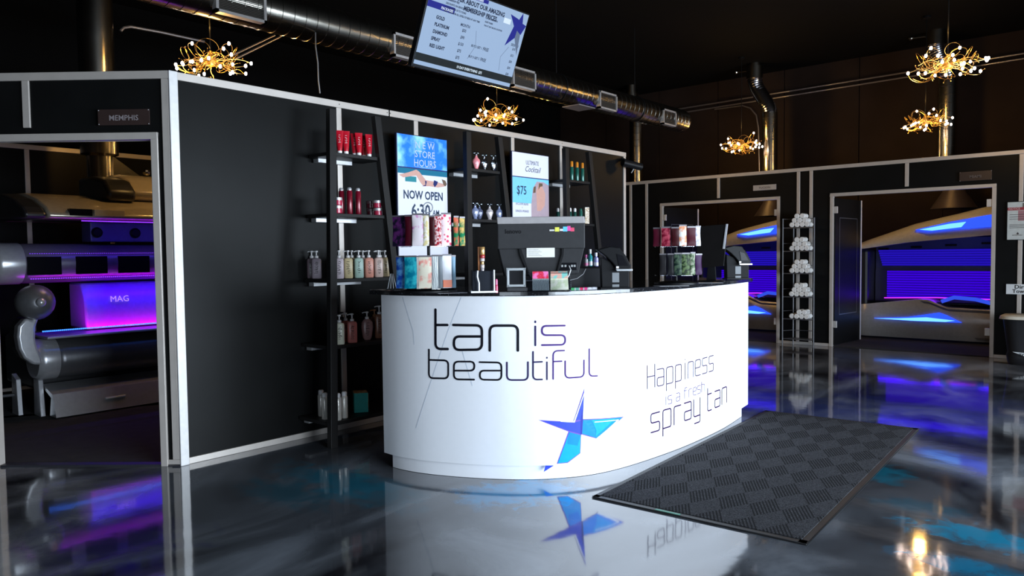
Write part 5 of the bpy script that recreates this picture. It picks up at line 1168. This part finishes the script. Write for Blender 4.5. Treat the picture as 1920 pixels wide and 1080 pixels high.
# ---------------------------------------------------------------- right edge: notice, towel sign, bin, plaques, camera
YW = 10.33-.001
nt_ = empty('wall_notice', (-1.1, YW, 1.6), label='printed notice with a dark red band on the wall right of the doorways', cat='notice')
Mn = plane_frame((-1.275, YW-.008, 1.385), (1, 0, 0), (0, 0, 1)); NW, NH = .34, .43
q = MB(); q.box((NW/2, NH/2, -.004), (NW+.012, NH+.012, .008), M=Mn); wb(q, 'frame', BLACK, nt_)
flat('sheet', rect(0, 0, NW, NH), Mn, mat('notice_paper', (.50, .53, .52), .4), nt_, .0006)
flat('red_band', rect(0, NH*.78, NW, NH*.86), Mn, mat('notice_red', (.30, .03, .045), .4), nt_, .001)
flat('grey_block', rect(NW*.42, NH*.86, NW, NH*.97), Mn, mat('notice_grey', (.12, .11, .10), .4), nt_, .001)
flat('pink_block', rect(NW*.30, NH*.50, NW, NH*.77), Mn, mat('notice_pink', (.34, .16, .18), .4), nt_, .001)
for i, v in enumerate((.66, .60, .54, .39, .35, .31)): flat('print_line', rect(NW*.06, NH*v, NW*.8, NH*(v+.012)), Mn, SCRIPT, nt_, .0015)
text('heading', 'NOTICE', .03, Mn, mat('notice_white', (.6, .55, .55), .4), nt_, (NW*.03, NH*.80), off=.002)
flat('emblem', [(NW*.26, NH*.15), (NW*.30, NH*.20), (NW*.34, NH*.15), (NW*.30, NH*.13)], Mn, SCRIPT, nt_, .0015); text('small_print', 'APPROVED', .02, Mn, SCRIPT, nt_, (NW*.14, NH*.10), off=.0015)
ds = empty('towel_sign', (-1.1, YW, .81), label='white sign reading Dirty Towels above the bin', cat='sign')
Md = plane_frame((-1.275, YW-.006, .755), (1, 0, 0), (0, 0, 1)); q = MB(); q.box((.15, .058, -.003), (.30, .116, .006), M=Md); wb(q, 'board', mat('sign_white', (.62, .64, .66), .4), ds)
text('writing', 'Dirty', .058, Md, BLACK, ds, (.15, .066), 'CENTER', .0012, xs=1.15); text('writing', 'Towels', .058, Md, BLACK, ds, (.15, .016), 'CENTER', .0012, xs=1.05)
bn = empty('laundry_bin', (-.97, 9.98, 0), label='black bin with a cream rim below the Dirty Towels sign', cat='bin')
part(bn, 'bin_body', mat('bin_black', (.010, .010, .012), .4), lambda q: loft(q, [(.0, .22, .17), (.02, .23, .18), (.10, .245, .19), (.14, .235, .18), (.50, .28, .21)], 32, p=4), smooth=True)
part(bn, 'bin_rim', mat('bin_cream', (.60, .56, .47), .5), lambda q: (loft(q, [(.50, .295, .225), (.505, .315, .24), (.535, .305, .235), (.545, .285, .215)], 32, p=4)), smooth=True)
Mb = plane_frame((-1.11, 9.98-.205, .085), (1, 0, 0), (0, 0, 1)); 
q = MB(); q.add([(p[0], p[1], 0) for p in ((-.03, .065), (.30, .05), (.30, -.01), (.14, .0))], [(0, 1, 2, 3)], Mb); wb(q, 'label_strip', mat('bin_label', (.55, .57, .58), .4), bn); text('writing', 'TOWELS', .042, Mb, BLACK, bn, (.03, .02), off=.002, bold=.001, xs=1.1)
def plaque(label, M, w_, h_, s, m_back, m_text, sz):
    r = empty('name_plaque', M.translation.copy(), label=label, cat='sign'); q = MB(); q.box((w_/2, h_/2, -.003), (w_, h_, .006), M=M); wb(q, 'plate', m_back, r, bev=.001)
    q = MB()
    for x in (.006, w_-.006):
        for y in (.006, h_-.006): q.ball(M @ Vector((x, y, .001)), .003, 6, 4)
    wb(q, 'fixing', CAPS, r); text('writing', s, sz, M, m_text, r, (w_/2, h_*.30), 'CENTER', .0006); return r
def atC(s, z, off=.004): v = MC @ Vector((s, off, z)); return v
PB = mat('plaque_bronze', (.030, .018, .016), .35); PS = mat('plaque_letters', (.30, .26, .27), .35, .3)
plaque('dark name plaque over the left doorway reading MEMPHIS', plane_frame(atC(.43, 2.085, .009), (-dC[0], -dC[1], 0), (0, 0, 1)), .315, .095, 'MEMPHIS', PB, PS, .045)
plaque('name plaque over the middle doorway, its bright highlight painted as a pale plate', plane_frame((-4.31, YW-.009, 2.14), (1, 0, 0), (0, 0, 1)), .33, .075, 'TUCSON', mat('plaque_highlight', (.35, .34, .34), .3, .2), SCRIPT, .04)  # pale plate colour stands in for the highlight on this plaque
plaque('dark name plaque over the right doorway reading MIAMI', plane_frame((-1.765, YW-.009, 2.09), (1, 0, 0), (0, 0, 1)), .33, .11, 'MIAMI', PB, mat('plaque_dim', (.10, .085, .085), .4), .045)
scam = empty('security_camera', (-4.46, 7.2, 2.22), label='small black security camera at the far top end of the wall', cat='security camera')
q = MB(); q.tube([(-4.52, 7.20, 2.33), (-4.46, 7.20, 2.30), (-4.43, 7.22, 2.26)], .02, 10); wb(q, 'mount', BLACK, scam)
q = MB(); q.tube([(-4.46, 7.12, 2.28), (-4.36, 7.34, 2.24)], .042, 14); wb(q, 'camera_body', BLACK, scam, smooth=True)
q = MB(); q.tube([(-4.40, 7.26, 2.22), (-4.41, 7.22, 2.17)], .006, 6); wb(q, 'metal_arm', SILVER, scam)
